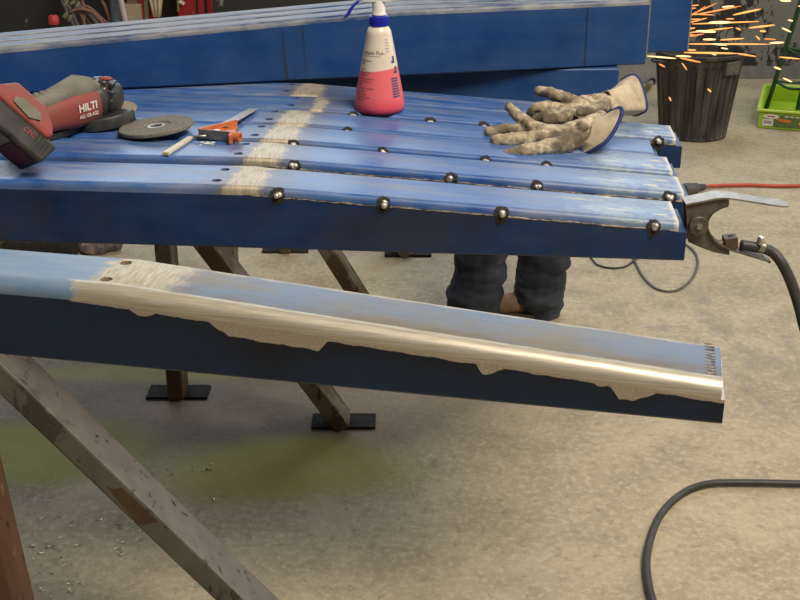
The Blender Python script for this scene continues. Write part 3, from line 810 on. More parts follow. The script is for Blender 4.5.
def chalk():
    z = .969; p = P(178, 147, z)
    c = thing('chalk_stick', 'off-white flat marking chalk stick beside the orange square', 'chalk', (p.x, p.y, z))
    a, b = P(166, 155, z) - p, P(191, 139, z) - p; d = (b - a).normalized(); n = Vector((-d.y, d.x, 0))
    q = [a - n * .0055, b - n * .005, b + n * .005, a + n * .0055]
    MB().loft([q, [v + Vector((0, 0, .005)) for v in q]]).build('stick', simple('chalk', (.66, .63, .50), (.52, .49, .38), .85, 0, 60), c, bevel=.0008)
    MB().loft([[a - n * .0050 - d * .002, a + n * .0050 - d * .002, a + n * .0050 - d * .002 + Vector((0, 0, .0045)), a - n * .005 - d * .002 + Vector((0, 0, .0045))],
               [a - n * .0057, a + n * .0057, a + n * .0057 + Vector((0, 0, .0052)), a - n * .0057 + Vector((0, 0, .0052))]]).build('yellowed_tip', simple('chalk_tip', (.52, .45, .24), (.42, .36, .2), .85), c)
chalk()
m = MB(); p = P(207, 144, .968)
for k in range(9): m.ball(P(200 + k * 1.6 + random.uniform(-1, 1), 143.5 + random.uniform(-1.6, 1.6), .9685) - p, random.uniform(.0018, .0035), 8, None, (1.4, 1, .25))
o = m.build('chalk_crumbs', simple('white_chalk', (.75, .75, .72), (.66, .66, .62), .9), smooth=True, loc=p); o['kind'] = 'stuff'
tag(o, 'white chalk crumbs smeared on the beam before the orange square', 'crumbs')

# ------------------------------------------------------------------ ground clamp, cables
YC = 1.715
cable_rub = simple('black_rubber_cable', (.026, .024, .022), (.048, .043, .038), .5, 0, 30)
def clamp():
    o0 = PY(697, 222, YC)
    g = thing('ground_clamp', 'big steel welding ground clamp biting the beam ends', 'clamp', o0)
    L = lambda u, v: PY(u, v, YC) - o0
    st = simple('clamp_steel', (.40, .37, .32), (.25, .22, .18), .4, .75, 50); dk = simple('dark_clamp_steel', (.17, .145, .115), (.085, .07, .055), .5, .5, 60)
    TH = .026
    def side(name, pts, mat, y0, y1):
        q = [L(*p) for p in spline2(pts)]
        MB().loft([[v + Vector((0, y0, 0)) for v in q], [v + Vector((0, y1, 0)) for v in q]]).build(name, mat, g, bevel=.0006)
    def spline2(p): return p
    up = [(684, 201), (700, 198), (715, 196), (727, 197), (727, 203), (718, 206), (711, 211), (707, 217), (706, 226), (700, 231), (690, 230), (685, 222)]
    side('upper_jaw', up, dk, -.013, -.010); side('upper_jaw', up, dk, .010, .013)
    lo = [(686, 214), (703, 214), (706, 226), (710, 234), (718, 241), (728, 246), (728, 253), (712, 250), (698, 245), (687, 240), (684, 230)]
    side('lower_jaw', lo, dk, -.0098, -.007); side('lower_jaw', lo, dk, .007, .0098)
    def strip(name, pts, w, th, mat):
        sp = spline([L(*p) for p in pts], 6); rings = []
        for i, p in enumerate(sp):
            t = (sp[min(i+1, len(sp)-1)] - sp[max(i-1, 0)]).normalized(); n = Vector((-t.z, 0, t.x))
            ww = w
            if name == 'handle' and i > len(sp) - 4: ww = w * (.92, .8, .55)[i - len(sp) + 3]
            rings.append([p + n * th + Vector((0, -ww/2, 0)), p + n * th + Vector((0, ww/2, 0)), p + Vector((0, ww/2, 0)), p + Vector((0, -ww/2, 0))])
        MB().loft(rings).build(name, mat, g, smooth=40)
    strip('handle', [(684, 202), (700, 199), (716, 196), (726, 196), (740, 198), (765, 202), (787, 205)], .034, .0026, st)
    strip('throat_strip', [(726, 203), (717, 206), (709, 212), (705, 221), (707, 230), (714, 240), (726, 247), (745, 253), (768, 260)], .026, .002, dk)
    MB().tube([L(767, 259) + Vector((0, -.013, 0)), L(767, 259) + Vector((0, .013, 0))], .0025, 8).build('strip_end', st, g)
    # pivot boss facing the camera
    c = L(696, 222)
    MB().cyl(c + Vector((0, -.020, 0)), c + Vector((0, .016, 0)), .0145, .0145, 28).build('pivot_boss', dk, g, smooth=35, bevel=.001)
    MB().cyl(c + Vector((0, -.024, 0)), c + Vector((0, -.019, 0)), .0045, .0055, 6).build('pivot_pin', st, g)
    bl = L(730, 242)
    MB().box(bl + Vector((0, 0, 0)), (.020, .020, .019), Matrix.Rotation(-.12, 3, 'Y')).build('lug_block', simple('brown_lug', (.11, .075, .05), (.07, .05, .035), .55, .3, 50), g, bevel=.001)
    MB().cyl(bl + Vector((0, 0, .0085)), bl + Vector((0, 0, .0102)), .0042, .0042, 6).build('lug_screw', MT['scorch'], g)
    MB().tube([L(717, 244), L(724, 243)], .006, 10).build('lug_tongue', simple('rusty_lug', (.22, .14, .08), (.12, .08, .05), .55, .3, 50), g)
    rg = L(761, 247)
    m = MB(); m.cyl(rg + Vector((-.004, 0, .001)), rg + Vector((.004, 0, -.001)), .0095, .0095, 18); m.build('clip_band', st, g, smooth=35)
    MB().cyl(L(759, 246) + Vector((-.001, -.004, .004)), L(760, 237) + Vector((.001, -.004, .002)), .0055, .005, 12).build('clip_screw', simple('bright_screw', (.7, .68, .63), (.5, .48, .45), .25, .9), g, smooth=35, bevel=.0008)
    return g
clamp()
# heavy welding cable: leaves the clamp, drops out of frame, comes back along the floor
pts = [PY(741, 245, YC), PY(760, 248, YC), PY(772, 252, YC), PY(783, 265, YC - .01), PY(794, 290, YC - .02), PY(803, 322, YC - .04), PY(812, 370, YC - .08)]
pts += [Vector((.66, 1.62, .45)), Vector((.80, 1.72, .12)), Vector((1.05, 2.0, .013)), Vector((1.25, 2.25, .011)), Vector((1.18, 2.46, .011)), P(850, 484, .011), P(800, 483.5, .011), P(745, 482.5, .011), P(706, 484, .011), P(680, 495, .011), P(660, 516, .011), P(649, 545, .011), P(647, 572, .011), P(656, 610, .011), P(680, 660, .011)]
tag(MB().tube(spline(pts, 8), .0084, 10).build('welding_cable', cable_rub, smooth=True), 'thick black welding cable hanging from the ground clamp and curling over the floor', 'cable')
pts = [P(592, 259, .004), P(598, 265, .004), P(612, 268, .004), P(626, 266, .004), P(640, 256, .004), P(655, 245, .004), P(664, 236, .004)]
tag(MB().tube(spline([P(560, 236, .004), P(580, 246, .004)] + pts, 6), .0035, 8).build('thin_cable', cable_rub, smooth=True), 'thin dark cable arcing on the floor right of the trouser legs', 'cable')
pts = [P(630, 250, .004), P(636, 264, .004), P(644, 278, .004), P(657, 289, .004), P(674, 291, .004), P(688, 283, .004), P(696, 271, .004), P(697, 257, .004), P(688, 246, .004), P(672, 240, .004), P(650, 238, .004)]
tag(MB().tube(spline(pts, 6), .0045, 8).build('thin_cable', simple('grey_cable', (.12, .115, .105), (.08, .075, .07), .5), smooth=True), 'thin grey cable looped on the floor beyond the beam ends', 'cable')
def red_lead():
    p = P(686, 189, .02)
    g = thing('extension_lead', 'orange-red extension lead with a grey plug on the floor by the clamp', 'cable', (p.x, p.y, 0))
    B = Vector((p.x, p.y, 0)); gr = simple('grey_plug', (.06, .06, .058), (.09, .09, .085), .5)
    q = [P(703, 186.5, .012) - B, P(720, 185.5, .010) - B, P(750, 185, .009) - B, P(780, 186, .009) - B, P(815, 185, .009) - B, P(870, 182, .009) - B]
    MB().tube(spline(q, 6), .0075, 10).build('lead', simple('orange_sheath', (.52, .075, .04), (.42, .06, .03), .5), g, smooth=True)
    a, b, c = P(684, 190, .02) - B, P(696, 188, .02) - B, P(705, 186.5, .014) - B
    MB().tube([a, a + (b - a) * .2, b, b + (c - b) * .3, c], [.024, .027, .022, .013, .010], 16).build('plug', gr, g, smooth=35)
    m = MB()
    for k in range(4): m.tube([b + (c - b) * (.1 + k * .22), b + (c - b) * (.2 + k * .22)], .0155 - k * .001, 12)
    m.build('strain_relief', gr, g)
red_lead()

# ------------------------------------------------------------------ bin, tray, sparks
def bin_():
    c = P(692, 134, 0); g = thing('dustbin', 'black ribbed plastic dustbin under the sparks', 'bin', (c.x, c.y, 0))
    blk = simple('dirty_black_plastic', (.020, .018, .016), (.105, .092, .078), .5, 0, 22, .45, .75, vs=(1, 1, .12))
    N = 168; H_ = .40; rb, rt = .158, .205
    def rad(z, k):
        rib = .5 + .5 * math.cos(2 * PI * k / 6); return (rb + (rt - rb) * z / H_) - (.012 * (1 - min(1, max(0, rib * 1.6 - .3))) if .015 < z < H_ - .045 else 0)
    rings = []
    for z in (0, .012, .02, .12, .22, .32, H_ - .05, H_ - .04, H_ - .002):
        rings.append([Vector((rad(z, k) * math.cos(2*PI*k/N), rad(z, k) * math.sin(2*PI*k/N), z)) for k in range(N)])
    def cr(r_, z): return [Vector((r_ * math.cos(2*PI*k/N), r_ * math.sin(2*PI*k/N), z)) for k in range(N)]
    rings += [cr(rt + .012, H_ - .004), cr(rt + .013, H_ + .008), cr(rt - .004, H_ + .010), cr(rt - .010, H_ - .01), cr(rb - .006, .02)]
    MB().loft(rings).build('tub', blk, g, smooth=40)
    a = math.radians(-58); r_ = rt + .006
    R = Matrix.Rotation(a + PI / 2, 3, 'Z')
    pl = MB().box((r_ * math.cos(a) * .985, r_ * math.sin(a) * .985, H_ - .045), (.085, .022, .062), R).build('badge_plate', simple('grey_black_badge', (.06, .056, .05), (.09, .085, .075), .5), g, bevel=.004)
    T = Matrix.Translation(Vector((r_ * math.cos(a), r_ * math.sin(a), H_ - .062)) * 1.0 + Vector((math.cos(a), math.sin(a), 0)) * .0088 + R @ Vector((-.029, 0, 0))) @ R.to_4x4() @ Matrix.Rotation(PI / 2, 4, 'X')
    text('badge_letters', 'EO', simple('badge_letter', (.16, .15, .135), (.12, .11, .1), .5), g, .045, T)
    for s in (0.35, 0.35 + PI):
        m = MB(); pts = []
        for k in range(7):
            t_ = s - .22 + .44 * k / 6; rr = rt + .012 + .03 * math.sin(PI * k / 6); pts.append((rr * math.cos(t_), rr * math.sin(t_), H_ - .03))
        m.tube(pts, .008, 8).build('handle', blk, g, smooth=True)
bin_()

def tray():
    fl = P(757.5, 128, 0); bk = P(769, 84, .11)
    e0, e1 = P(762, 113, .09), P(769, 84, .09); ty = math.atan2(-(e1.x - e0.x), e1.y - e0.y); Rz = Matrix.Rotation(ty, 3, 'Z')
    g = thing('plastic_tray', 'lime green plastic tray with slotted rim and printed label', 'tray', (fl.x, fl.y, 0), ty)
    lim = simple('lime_plastic', (.33, .52, .02), (.27, .44, .02), .4, 0, 12); dkg = simple('print_green', (.06, .12, .035), (.12, .17, .05), .5, 0, 60)
    Wd, Dp, Ht = .62, .58, .10
    m = MB()
    m.box((Wd / 2, Dp / 2, .008), (Wd, Dp, .012)); m.box((Wd / 2, .006, .05), (Wd, .012, .085)); m.box((Wd / 2, Dp - .006, .05), (Wd, .012, .085))
    m.box((.006, Dp / 2, .05), (.012, Dp - .02, .085)); m.box((Wd - .006, Dp / 2, .05), (.012, Dp - .02, .085))
    m.build('basin', lim, g, bevel=.003)
    m = MB()
    m.box((Wd / 2, -.006, .092), (Wd + .03, .016, .012)); m.box((Wd / 2, Dp + .004, .092), (Wd + .03, .016, .012)); m.box((-.006, Dp / 2, .092), (.016, Dp + .03, .012)); m.box((Wd + .006, Dp / 2, .092), (.016, Dp + .03, .012))
    m.build('rim', simple('pale_lime', (.50, .68, .10), (.42, .6, .08), .35), g, bevel=.003)
    m = MB(); m.box((Wd / 2 + .03, .055, .075), (Wd - .10, .006, .03)); m.build('slot_rail', lim, g)
    for k in range(30): MB().box((.075 + k * .0165, .0515, .076), (.007, .002, .022)).build('slot', MT['plate'], g)
    pl = MB().box((.31, -.0015, .042), (.56, .002, .060)).build('printed_label', dkg, g)
    wh = plastic('label_white', (.75, .73, .66)); orr = plastic('carrot_orange', (.62, .20, .04)); yel = plastic('label_yellow', (.60, .46, .10)); rd = plastic('label_red', (.5, .05, .04))
    MB().box((.045, -.0032, .032), (.050, .001, .034)).build('barcode_field', wh, pl)
    for k in range(6): MB().box((.030 + k * .006, -.0040, .034), (.003, .001, .016)).build('barcode_line', MT['scorch'], pl)
    T = Matrix.Translation((.058, -.003, .063)) @ Matrix.Rotation(PI / 2, 4, 'X')
    MB().lathe([(1, 0), (1, .001)], 24, T @ Matrix.Diagonal((.038, .011, 1, 1))).build('oval_emblem', wh, pl)
    MB().box((.058, -.0046, .063), (.036, .001, .006)).build('emblem_band', rd, pl)
    MB().loft([[Vector((.080, y_, .052)), Vector((.10, y_, .056)), Vector((.155, y_, .050)), Vector((.150, y_, .036)), Vector((.10, y_, .042))] for y_ in (-.0044, -.0030)]).build('carrot_print', orr, pl)
    for k in range(4): MB().box((.20 + .018 * k, -.0036, .048), (.012, .001, .036), Matrix.Rotation(.35, 3, 'Y')).build('yellow_print', yel, pl)
    for k in range(3): MB().box((.13 + .025 * k, -.0034, .066), (.018, .001, .005)).build('print_word', wh, pl)
    # green tubular stand standing in the tray
    b = Vector((fl.x, fl.y, .016)) + Rz @ Vector((.31, .30, 0))
    s = thing('plant_stand', 'dark green tubular plant stand standing in the lime tray', 'plant stand', b, ty)
    gm = simple('green_tube', (.012, .10, .035), (.01, .07, .025), .4)
    gd = simple('dark_green_tube', (.02, .065, .02), (.015, .05, .015), .45)
    feet = []
    Lf = PY(764, 94, fl.y + .36) ; 
    legs = [((-.29, .0), gd), ((-.14, -.17), gm), ((.14, -.17), gm), ((.29, .0), gd), ((0, .17), gd)]
    TOP = .95
    def at(p, z):   # leg leans inwards with height
        k = 1 - .62 * z / TOP; return Vector((p[0] * k, p[1] * k, z))
    for p, mt in legs:
        MB().tube([at(p, z_) for z_ in (0, .2, .4, .6, .8, TOP)], .0115, 10).build('leg', mt, s, smooth=True)
    for z_ in (.16, .33, .55, .78, TOP):
        m = MB()
        ring = [at(p, z_) for p, _ in legs] + [at(legs[0][0], z_)]
        out = []
        for p, q in zip(ring, ring[1:]):
            for k in range(6):
                t_ = k / 6; out.append(p.lerp(q, t_) + Vector((0, 0, -.018 * math.sin(PI * t_))))
        out.append(ring[-1]); m.tube(out, .007, 8).build('hoop', gd, s, smooth=True)
tray()

def spark_mat(name, c, e):
    t = NT(name); t.out((.8, .4, .1), .5, 0); t.b.inputs['Emission Color'].default_value = (*c, 1); t.b.inputs['Emission Strength'].default_value = e; return t.m
SM = [spark_mat('spark_orange', (1.0, .27, .07), .75), spark_mat('spark_amber', (1.0, .40, .12), .95), spark_mat('spark_white', (1.0, .68, .36), 1.5)]
LZ = [  # x0,y0,x1,y1,width,heat in photograph pixels
 (688,16,717,3,1.6,0),(691,16,706,6,1.2,0),(694,15,741,6,1.6,0),(722,7,734,6,2.6,2),(733,15,761,9,2.2,1),(691,14,714,15,1.5,0),(726,19,734,19,2.0,0),
 (688,23,707,18,1.6,0),(692,24,759,21.5,1.8,1),(709,22.6,731,22.3,4.2,2),(687,29,695,28,2.2,1),(687,33,733,27.5,1.8,1),(696,31,716,32,3.4,2),(736,28,741,30,2,1),(749,28,775,25,2.2,1),
 (760,31,766,31.5,2.2,1),(686,37,704,34,1.6,0),(703,39.5,716,39.5,3,2),(720,40,744,38.5,2,1),(756,36,760,40,2,1),(764,39,776,39.5,1.5,0),(684,44,770,44.2,1.9,1),(712,44,727,45,2.6,2),(770,43,784,42.5,3,2),
 (721,48,728,49,2,2),(684,50,696,50,2,1),(684,52.5,738,53.5,2.2,1),(737,53.5,756,56.5,2.0,1),(710,53,716,55,2.4,2),(680,58,701,62.5,2,0),(682,63,687,70,1.6,1),(676,56,691,56.5,2.6,2),(647,56,676,58.5,2.2,2),
 (788,20,793,21,2.4,2),(782,28,791,32,3,2),(779,57,800,59,1.8,1),(774,67,781,69.5,2.4,2),(783,78,792,82,2.2,2),(780,.5,791,1,3,2),(708,89,711,92,2.2,1),(669,97,671,101,1.8,0),(659,64,665,67,1.8,0),(690,6,699,5,1.4,0),(689,9,696,8,1.3,0),(690,19.5,700,19,1.3,0),(798,6,806,7,2,1),(689,34,696,36,1.4,0)]
for k, (x0, y0, x1, y1, w, ht) in enumerate(LZ):
    yy = 3.05 + .35 * random.random()
    if y0 > 60 or x0 < 684: yy = 2.95
    a, b = PY(x0, y0, yy), PY(x1, y1, yy + random.uniform(-.04, .04)); mid = (a + b) / 2; wr = w / 2 / (560 if ht == 2 else 430)
    L5 = [(0, .35), (.15, .8), (.5, 1), (.85, .75), (1, .3)]
    o = MB().tube([a.lerp(b, t_) - mid for t_, _ in L5], [wr * s_ for _, s_ in L5], 6).build('spark', SM[ht], loc=mid)
    lab = ('dull orange spark streak flying off the blue beam ends', 'bright amber spark streak flying above the dustbin', 'short white-hot spark glowing above the dustbin')[ht]
    if y0 > 60 and x0 < 720: lab = 'lone spark falling in front of the black ribbed dustbin'
    elif x0 > 762: lab = 'spark crossing the green plant stand and the wall beside it'
    tag(o, lab, 'spark', 'grinding sparks' + (' by the plant stand' if x0 > 762 else ' falling low' if y0 > 60 else (' dull', ' amber', ' white-hot')[ht]))

# ------------------------------------------------------------------ person behind the beams
def person():
    base = Vector((.335, 3.46, 0))
    g = thing('person', 'person in dark blue work trousers and tan shoes standing behind the beams', 'person', base)
    y = 3.46
    aL, aR = Vector((.230, y - .085, .075)), Vector((.438, y + .01, .075))
    kL, kR = Vector((.252, y - .02, .50)), Vector((.446, y + .03, .50))
    hL, hR = Vector((.255, y + .05, .90)), Vector((.405, y + .08, .90))
    den = simple('dark_denim', (.009, .012, .020), (.038, .046, .066), .85, 0, 9, .35, .65, .3)
    skin = simple('skin', (.52, .30, .21), (.45, .25, .17), .55, 0, 30); shirt = simple('work_shirt', (.055, .065, .09), (.035, .042, .06), .85, 0, 20)
    hair = simple('dark_hair', (.03, .02, .014), (.02, .014, .01), .7, 0, 90); sh = simple('tan_suede', (.22, .13, .07), (.14, .085, .045), .85, 0, 40)
    sole = simple('rubber_sole', (.035, .03, .028), (.05, .045, .04), .8)
    pel = Vector((.33, y + .065, .96)); chest = Vector((.30, y + .01, 1.32)); neck = Vector((.285, y - .02, 1.50)); head = Vector((.265, y - .06, 1.63))
    sL, sR = Vector((.14, y + .04, 1.42)), Vector((.45, y + .03, 1.42))
    eL, eR = Vector((.10, y - .06, 1.17)), Vector((.50, y - .06, 1.17))
    wL, wR = Vector((.24, y - .26, 1.08)), Vector((.42, y - .27, 1.06))
    def finger_set(w, s):
        segs = [(w, .027, w + Vector((.03 * s, -.07, -.01)), .032)]
        pc = w + Vector((.02 * s, -.06, -.01))
        for k in range(4):
            b0 = pc + Vector(((.030 - .018 * k) * s, -.03, .0)); ln = (.034, .040, .038, .030)[k]
            b1 = b0 + Vector((.01 * s, -ln, -.004)); b2 = b1 + Vector((0, -ln * .5, -ln * .7)); b3 = b2 + Vector((0, ln * .15, -ln * .6))
            segs += [(b0, .0095, b1, .0088), (b1, .0088, b2, .0082), (b2, .0082, b3, .007)]
        t0 = w + Vector((.035 * s, -.025, .0)); t1 = t0 + Vector((.028 * s, -.03, .0)); t2 = t1 + Vector((.004 * s, -.03, -.008))
        return segs + [(t0, .012, t1, .0105), (t1, .0105, t2, .008)]
    body = [(aL, .042, kL, .055), (kL, .055, hL, .075), (aR, .042, kR, .055), (kR, .055, hR, .075), (hL, .075, pel, .09), (hR, .075, pel, .09), (pel, .10, chest, .12), (chest, .12, neck, .055), (neck, .052, head, .055),
            (sL, .05, eL, .04), (eL, .04, wL, .028), (sR, .05, eR, .04), (eR, .04, wR, .028), (sL, .05, chest, .09), (sR, .05, chest, .09)]
    body += finger_set(wL, 1) + finger_set(wR, -1)
    fd = Vector((-.45, -.85, -.25)).normalized(); sdv = Vector((fd.y, -fd.x, 0)).normalized(); upv = sdv.cross(fd) if sdv.cross(fd).z > 0 else -sdv.cross(fd)
    body += [(head + upv * .02, .085, head + upv * .045 - fd * .02, .092), (head + fd * .02 - upv * .045, .062, head + fd * .045 - upv * .075, .035),
             (head + fd * .085 + upv * .012, .012, head + fd * .105 - upv * .018, .015), (head + sdv * .088, .018, head + sdv * .088 - upv * .03, .014), (head - sdv * .088, .018, head - sdv * .088 - upv * .03, .014),
             (head + fd * .083 - upv * .052 + sdv * .018, .009, head + fd * .083 - upv * .052 - sdv * .018, .009)]
    blob('body', body, skin, g, .0065, 3, base)
    eye = simple('eye', (.75, .73, .70), (.6, .58, .55), .3); iris = simple('iris', (.05, .03, .02), (.03, .02, .01), .3)
    for s in (-1, 1):
        e_ = MB().ball(head + fd * .078 + upv * .018 + sdv * (s * .032) - base, .0125, 12).build('eye', eye, g, smooth=True)
        MB().ball(head + fd * .0865 + upv * .017 + sdv * (s * .032) - base, .0058, 10).build('iris', iris, e_, smooth=True)
    blob('hair', [(head + upv * .05 - fd * .03, .093, head - fd * .05 - upv * .01, .086)], hair, g, .008, 3, base, .004, 60)
    # loose trousers, bunched above the shoes
    low = [(aL + Vector((.0, 0, -.035)), .072), (aL + Vector((-.008, 0, .015)), .086), (aL + Vector((.006, 0, .075)), .080), (aL + Vector((.012, 0, .16)), .082), (kL, .086), (hL, .105)]
    lo2 = [(aR + Vector((.012, 0, -.045)), .066), (aR + Vector((-.004, 0, .0)), .083), (aR + Vector((.0, 0, .05)), .078), (aR + Vector((.002, 0, .10)), .080), (aR + Vector((.006, 0, .18)), .080), (kR, .086), (hR, .105)]
    segs = []
    for ch in (low, lo2):
        for (p0, r0), (p1, r1) in zip(ch, ch[1:]): segs.append((p0, r0, p1, r1))
    segs += [(hL, .105, pel, .125), (hR, .105, pel, .125), (pel, .125, pel + Vector((-.004, -.01, .06)), .125)]
    blob('trousers', segs, den, g, .0065, 2, base, .014, 9, wz=2.4)
    up_ = [(pel + Vector((0, -.01, .04)), .135, chest, .15), (chest, .15, neck + Vector((0, 0, -.06)), .075), (sL, .068, eL, .056), (eL, .056, wL.lerp(eL, .15), .042), (sR, .068, eR, .056), (eR, .056, wR.lerp(eR, .15), .042), (sL, .068, chest, .115), (sR, .068, chest, .115)]
    blob('shirt', up_, shirt, g, .010, 3, base, .006, 14)
    for a_, ang in ((aL, math.radians(252)), (aR, math.radians(187))):
        d = Vector((math.cos(ang), math.sin(ang), 0)); n = Vector((-d.y, d.x, 0))
        f = Vector((a_.x, a_.y, 0))
        s1 = blob('shoe', [(f + d * -.022 + Vector((0, 0, .046)), .034, f + d * .04 + Vector((0, 0, .046)), .037), (f + d * .04 + Vector((0, 0, .046)), .037, f + d * .125 + Vector((0, 0, .038)), .033), (f + Vector((0, 0, .06)), .040, f + Vector((0, 0, .10)), .040)], sh, g, .006, 4, base)
        m = MB(); q = []
        for k in range(28):
            t_ = 2 * PI * k / 28; q.append(f - base + d * (.060 + .118 * math.cos(t_)) + n * (.048 * math.sin(t_) * (1.0 + .12 * math.cos(t_))))
        m.loft([[v + Vector((0, 0, .001)) for v in q], [v + Vector((0, 0, .018)) for v in q]]).build('sole', sole, s1, bevel=.003)
person()

# ------------------------------------------------------------------ clutter against the back wall
def wall_clutter():
    Y = 6.45
    steel_b = simple('blue_grey_steel', (.16, .20, .25), (.10, .12, .15), .45, .3, 20)
    # gas cylinder
    c = PY(117, 10, Y); g = thing('gas_cylinder', 'slim blue grey gas cylinder standing against the dark wall', 'gas cylinder', (c.x, Y, 0))
    MB().lathe([(.03, 0), (.034, .004), (.034, .72), (.030, .76), (.018, .79), (.012, .80), (.012, .83)], 24).build('shell', steel_b, g, smooth=40)
    m = MB().lathe([(.016, .82), (.018, .825), (.018, .86), (.010, .87)], 14); m.cyl((0, 0, .845), (.04, 0, .845), .007, .007, 10); m.build('valve', simple('brass', (.45, .30, .10), (.35, .22, .08), .4, .8), g, smooth=40)
    MB().lathe([(.004, .865), (.022, .867), (.022, .878), (.004, .88)], 12).build('hand_wheel', MT['plate'], g)
    # hose bundle over a bracket
    hp = PY(85, 0, Y + .05)
    cop = simple('copper_hose', (.33, .17, .115), (.22, .11, .08), .5, 0, 30); grh = simple('grey_hose', (.16, .15, .14), (.10, .095, .09), .5)
    h = thing('hose_rack', 'wall bracket with coiled copper brown and grey welding hoses hanging down', 'hose rack', (hp.x, 6.92, 0))
    B = Vector((hp.x, 6.92, 0))
    MB().box((0, -.06, .86), (.10, .12, .03)).build('bracket', MT['leg_rust'], h, bevel=.003)
    ends = [(64, 0, 78, 26), (68, 0, 86, 26), (72, 0, 92, 25), (75, 3, 98, 24), (70, 10, 104, 24), (78, 2, 106, 22), (62, 0, 74, 26), (82, 0, 84, 25), (102, 0, 110, 20)]
    for k, (u0, v0, u1, v1) in enumerate(ends):
        yy = Y + .02 * (k % 3); a, b = PY(u0, v0, yy) - B, PY(u1, v1, yy) - B
        top = Vector((.03 * math.sin(k), -.08, .875)); mid = a.lerp(b, .5) + Vector((.012 * math.sin(k * 2), 0, .02))
        end = b + (b - a).normalized() * .12; end.z = max(.012, end.z)
        e2 = Vector((end.x + .05, end.y - .05, .010 + .004 * k))
        MB().tube(spline([top, a + Vector((0, 0, .1)), a, mid, b, end, e2], 6), .0085 if k % 3 else .0105, 8).build('hose', cop if k % 3 else grh, h, smooth=True)
    arc = [PY(70, 12, Y - .02) - B, PY(78, 9, Y - .02) - B, PY(90, 11, Y - .02) - B, PY(99, 18, Y - .02) - B, PY(106, 28, Y - .02) - B]
    MB().tube(spline(arc, 6), .008, 8).build('hose', cop, h, smooth=True)
    for u, v in ((66, 3), (73, 2), (78, 5), (66, 15), (70, 18)):
        q = PY(u, v, Y - .01) - B; MB().tube([q + Vector((-.012, 0, -.012)), q, q + Vector((.010, 0, .016))], [.010, .013, .008], 10).build('hose_fitting', simple('fitting', (.35, .31, .20), (.5, .48, .4), .4, .6), h, smooth=35)
    # red capped canister, and a grey rag heap
    c = PY(54, 24, Y - .15); s = thing('spray_can', 'small can with a bright red cap by the hoses', 'can', (c.x, Y - .15, 0))
    zt = PY(54, 24, Y - .15).z
    MB().lathe([(.028, 0), (.030, .004), (.030, zt - .01), (.026, zt)], 20).build('can', MT['plate'], s, smooth=40)
    MB().lathe([(.027, zt), (.028, zt + .005), (.027, zt + .035), (.020, zt + .045)], 20).build('cap', plastic('red_cap', (.60, .05, .06), .4), s, smooth=40)
    p = PY(58, 27, Y - .3)
    rag = blob('rag_heap', [(Vector((p.x - .06, p.y, p.z - .05)), .035, Vector((p.x + .09, p.y, p.z - .04)), .04), (Vector((p.x - .02, p.y, p.z - .12)), .10, Vector((p.x + .05, p.y, p.z - .12)), .10), (Vector((p.x, p.y, .08)), .078, Vector((p.x + .05, p.y, .12)), .10)], simple('grey_rag', (.30, .27, .22), (.20, .18, .14), .9, 0, 20), None, .012, 3, Vector((p.x, p.y, 0)), .012, 14)
    rag.location = (p.x, p.y, 0); tag(rag, 'heap of dirty grey rags under the red capped can', 'rags')
    # red tool trolley with cardboard box, cloth
    x0 = PY(128, 0, Y).x; x1 = PY(205, 0, Y).x
    red = simple('red_enamel', (.33, .012, .022), (.25, .012, .018), .35, 0, 14)
    tr_ = thing('tool_trolley', 'red steel tool trolley with a dark open bay and a closed door', 'trolley', ((x0 + x1) / 2, Y + .15, 0))
    cx = (x0 + x1) / 2; l = lambda u: PY(u, 6, Y).x - cx
    for u, yy in ((141, -.15), (141, .15), (201, -.15), (201, .15)):
        MB().box((l(u), yy, .45), (.028, .028, .86)).build('post', red, tr_, bevel=.002)
    MB().box(((l(141) + l(201)) / 2, 0, .10), (l(201) - l(141), .32, .02)).build('lower_shelf', red, tr_, bevel=.002)
    MB().box(((l(141) + l(201)) / 2, 0, .89), (l(201) - l(141) + .06, .36, .03)).build('top_tray', red, tr_, bevel=.004)
    MB().box(((l(141) + l(201)) / 2, .15, .49), (l(201) - l(141), .012, .76)).build('back_panel', MT['plate'], tr_)
    d = MB().box(((l(178) + l(196)) / 2, -.15, .49), (l(196) - l(178), .018, .74)).build('door', red, tr_, bevel=.002)
    MB().box((l(193), -.166, .36), (.010, .014, .20)).build('handle', simple('wood_strip', (.20, .10, .05), (.15, .08, .04), .5), d, bevel=.002)
    for u in (141, 201):
        for yy in (-.15, .15):
            MB().lathe([(.03, -.012), (.034, -.008), (.034, .008), (.03, .012)], 16, Matrix.Translation((l(u), yy, .034)) @ Matrix.Rotation(PI / 2, 4, 'X')).build('wheel', MT['plate'], tr_, smooth=40)
    bx = PY(133, 16, Y - .05)
    b_ = thing('cardboard_box', 'open beige cardboard box standing left of the red trolley', 'box', (bx.x, Y + .06, 0))
    card = simple('cardboard', (.44, .37, .27), (.36, .30, .21), .8, 0, 12)
    hz = PY(133, 3, Y).z
    m = MB(); wd = .080
    m.box((0, -.09, hz / 2), (wd, .006, hz)); m.box((0, .09, hz / 2), (wd, .006, hz)); m.box((-wd / 2, 0, hz / 2), (.006, .18, hz)); m.box((wd / 2, 0, hz / 2), (.006, .18, hz)); m.box((0, 0, .004), (wd, .18, .006))
    m.build('carton', card, b_)
    MB().box((0, -.055, hz + .012), (wd * .9, .006, .07), Matrix.Rotation(-.9, 3, 'X')).build('flap', simple('brown_flap', (.20, .14, .09), (.16, .11, .07), .8), b_)
    ln = PY(123, 10, Y - .1); k = thing('plastic_pipe', 'pinkish white plastic pipe leaning between the cylinder and cardboard box', 'pipe', (ln.x, Y - .1, 0))
    p0, p1 = PY(126, 24, Y - .1) - k.location, PY(121, 0, Y - .1) - k.location; dd = (p1 - p0).normalized()
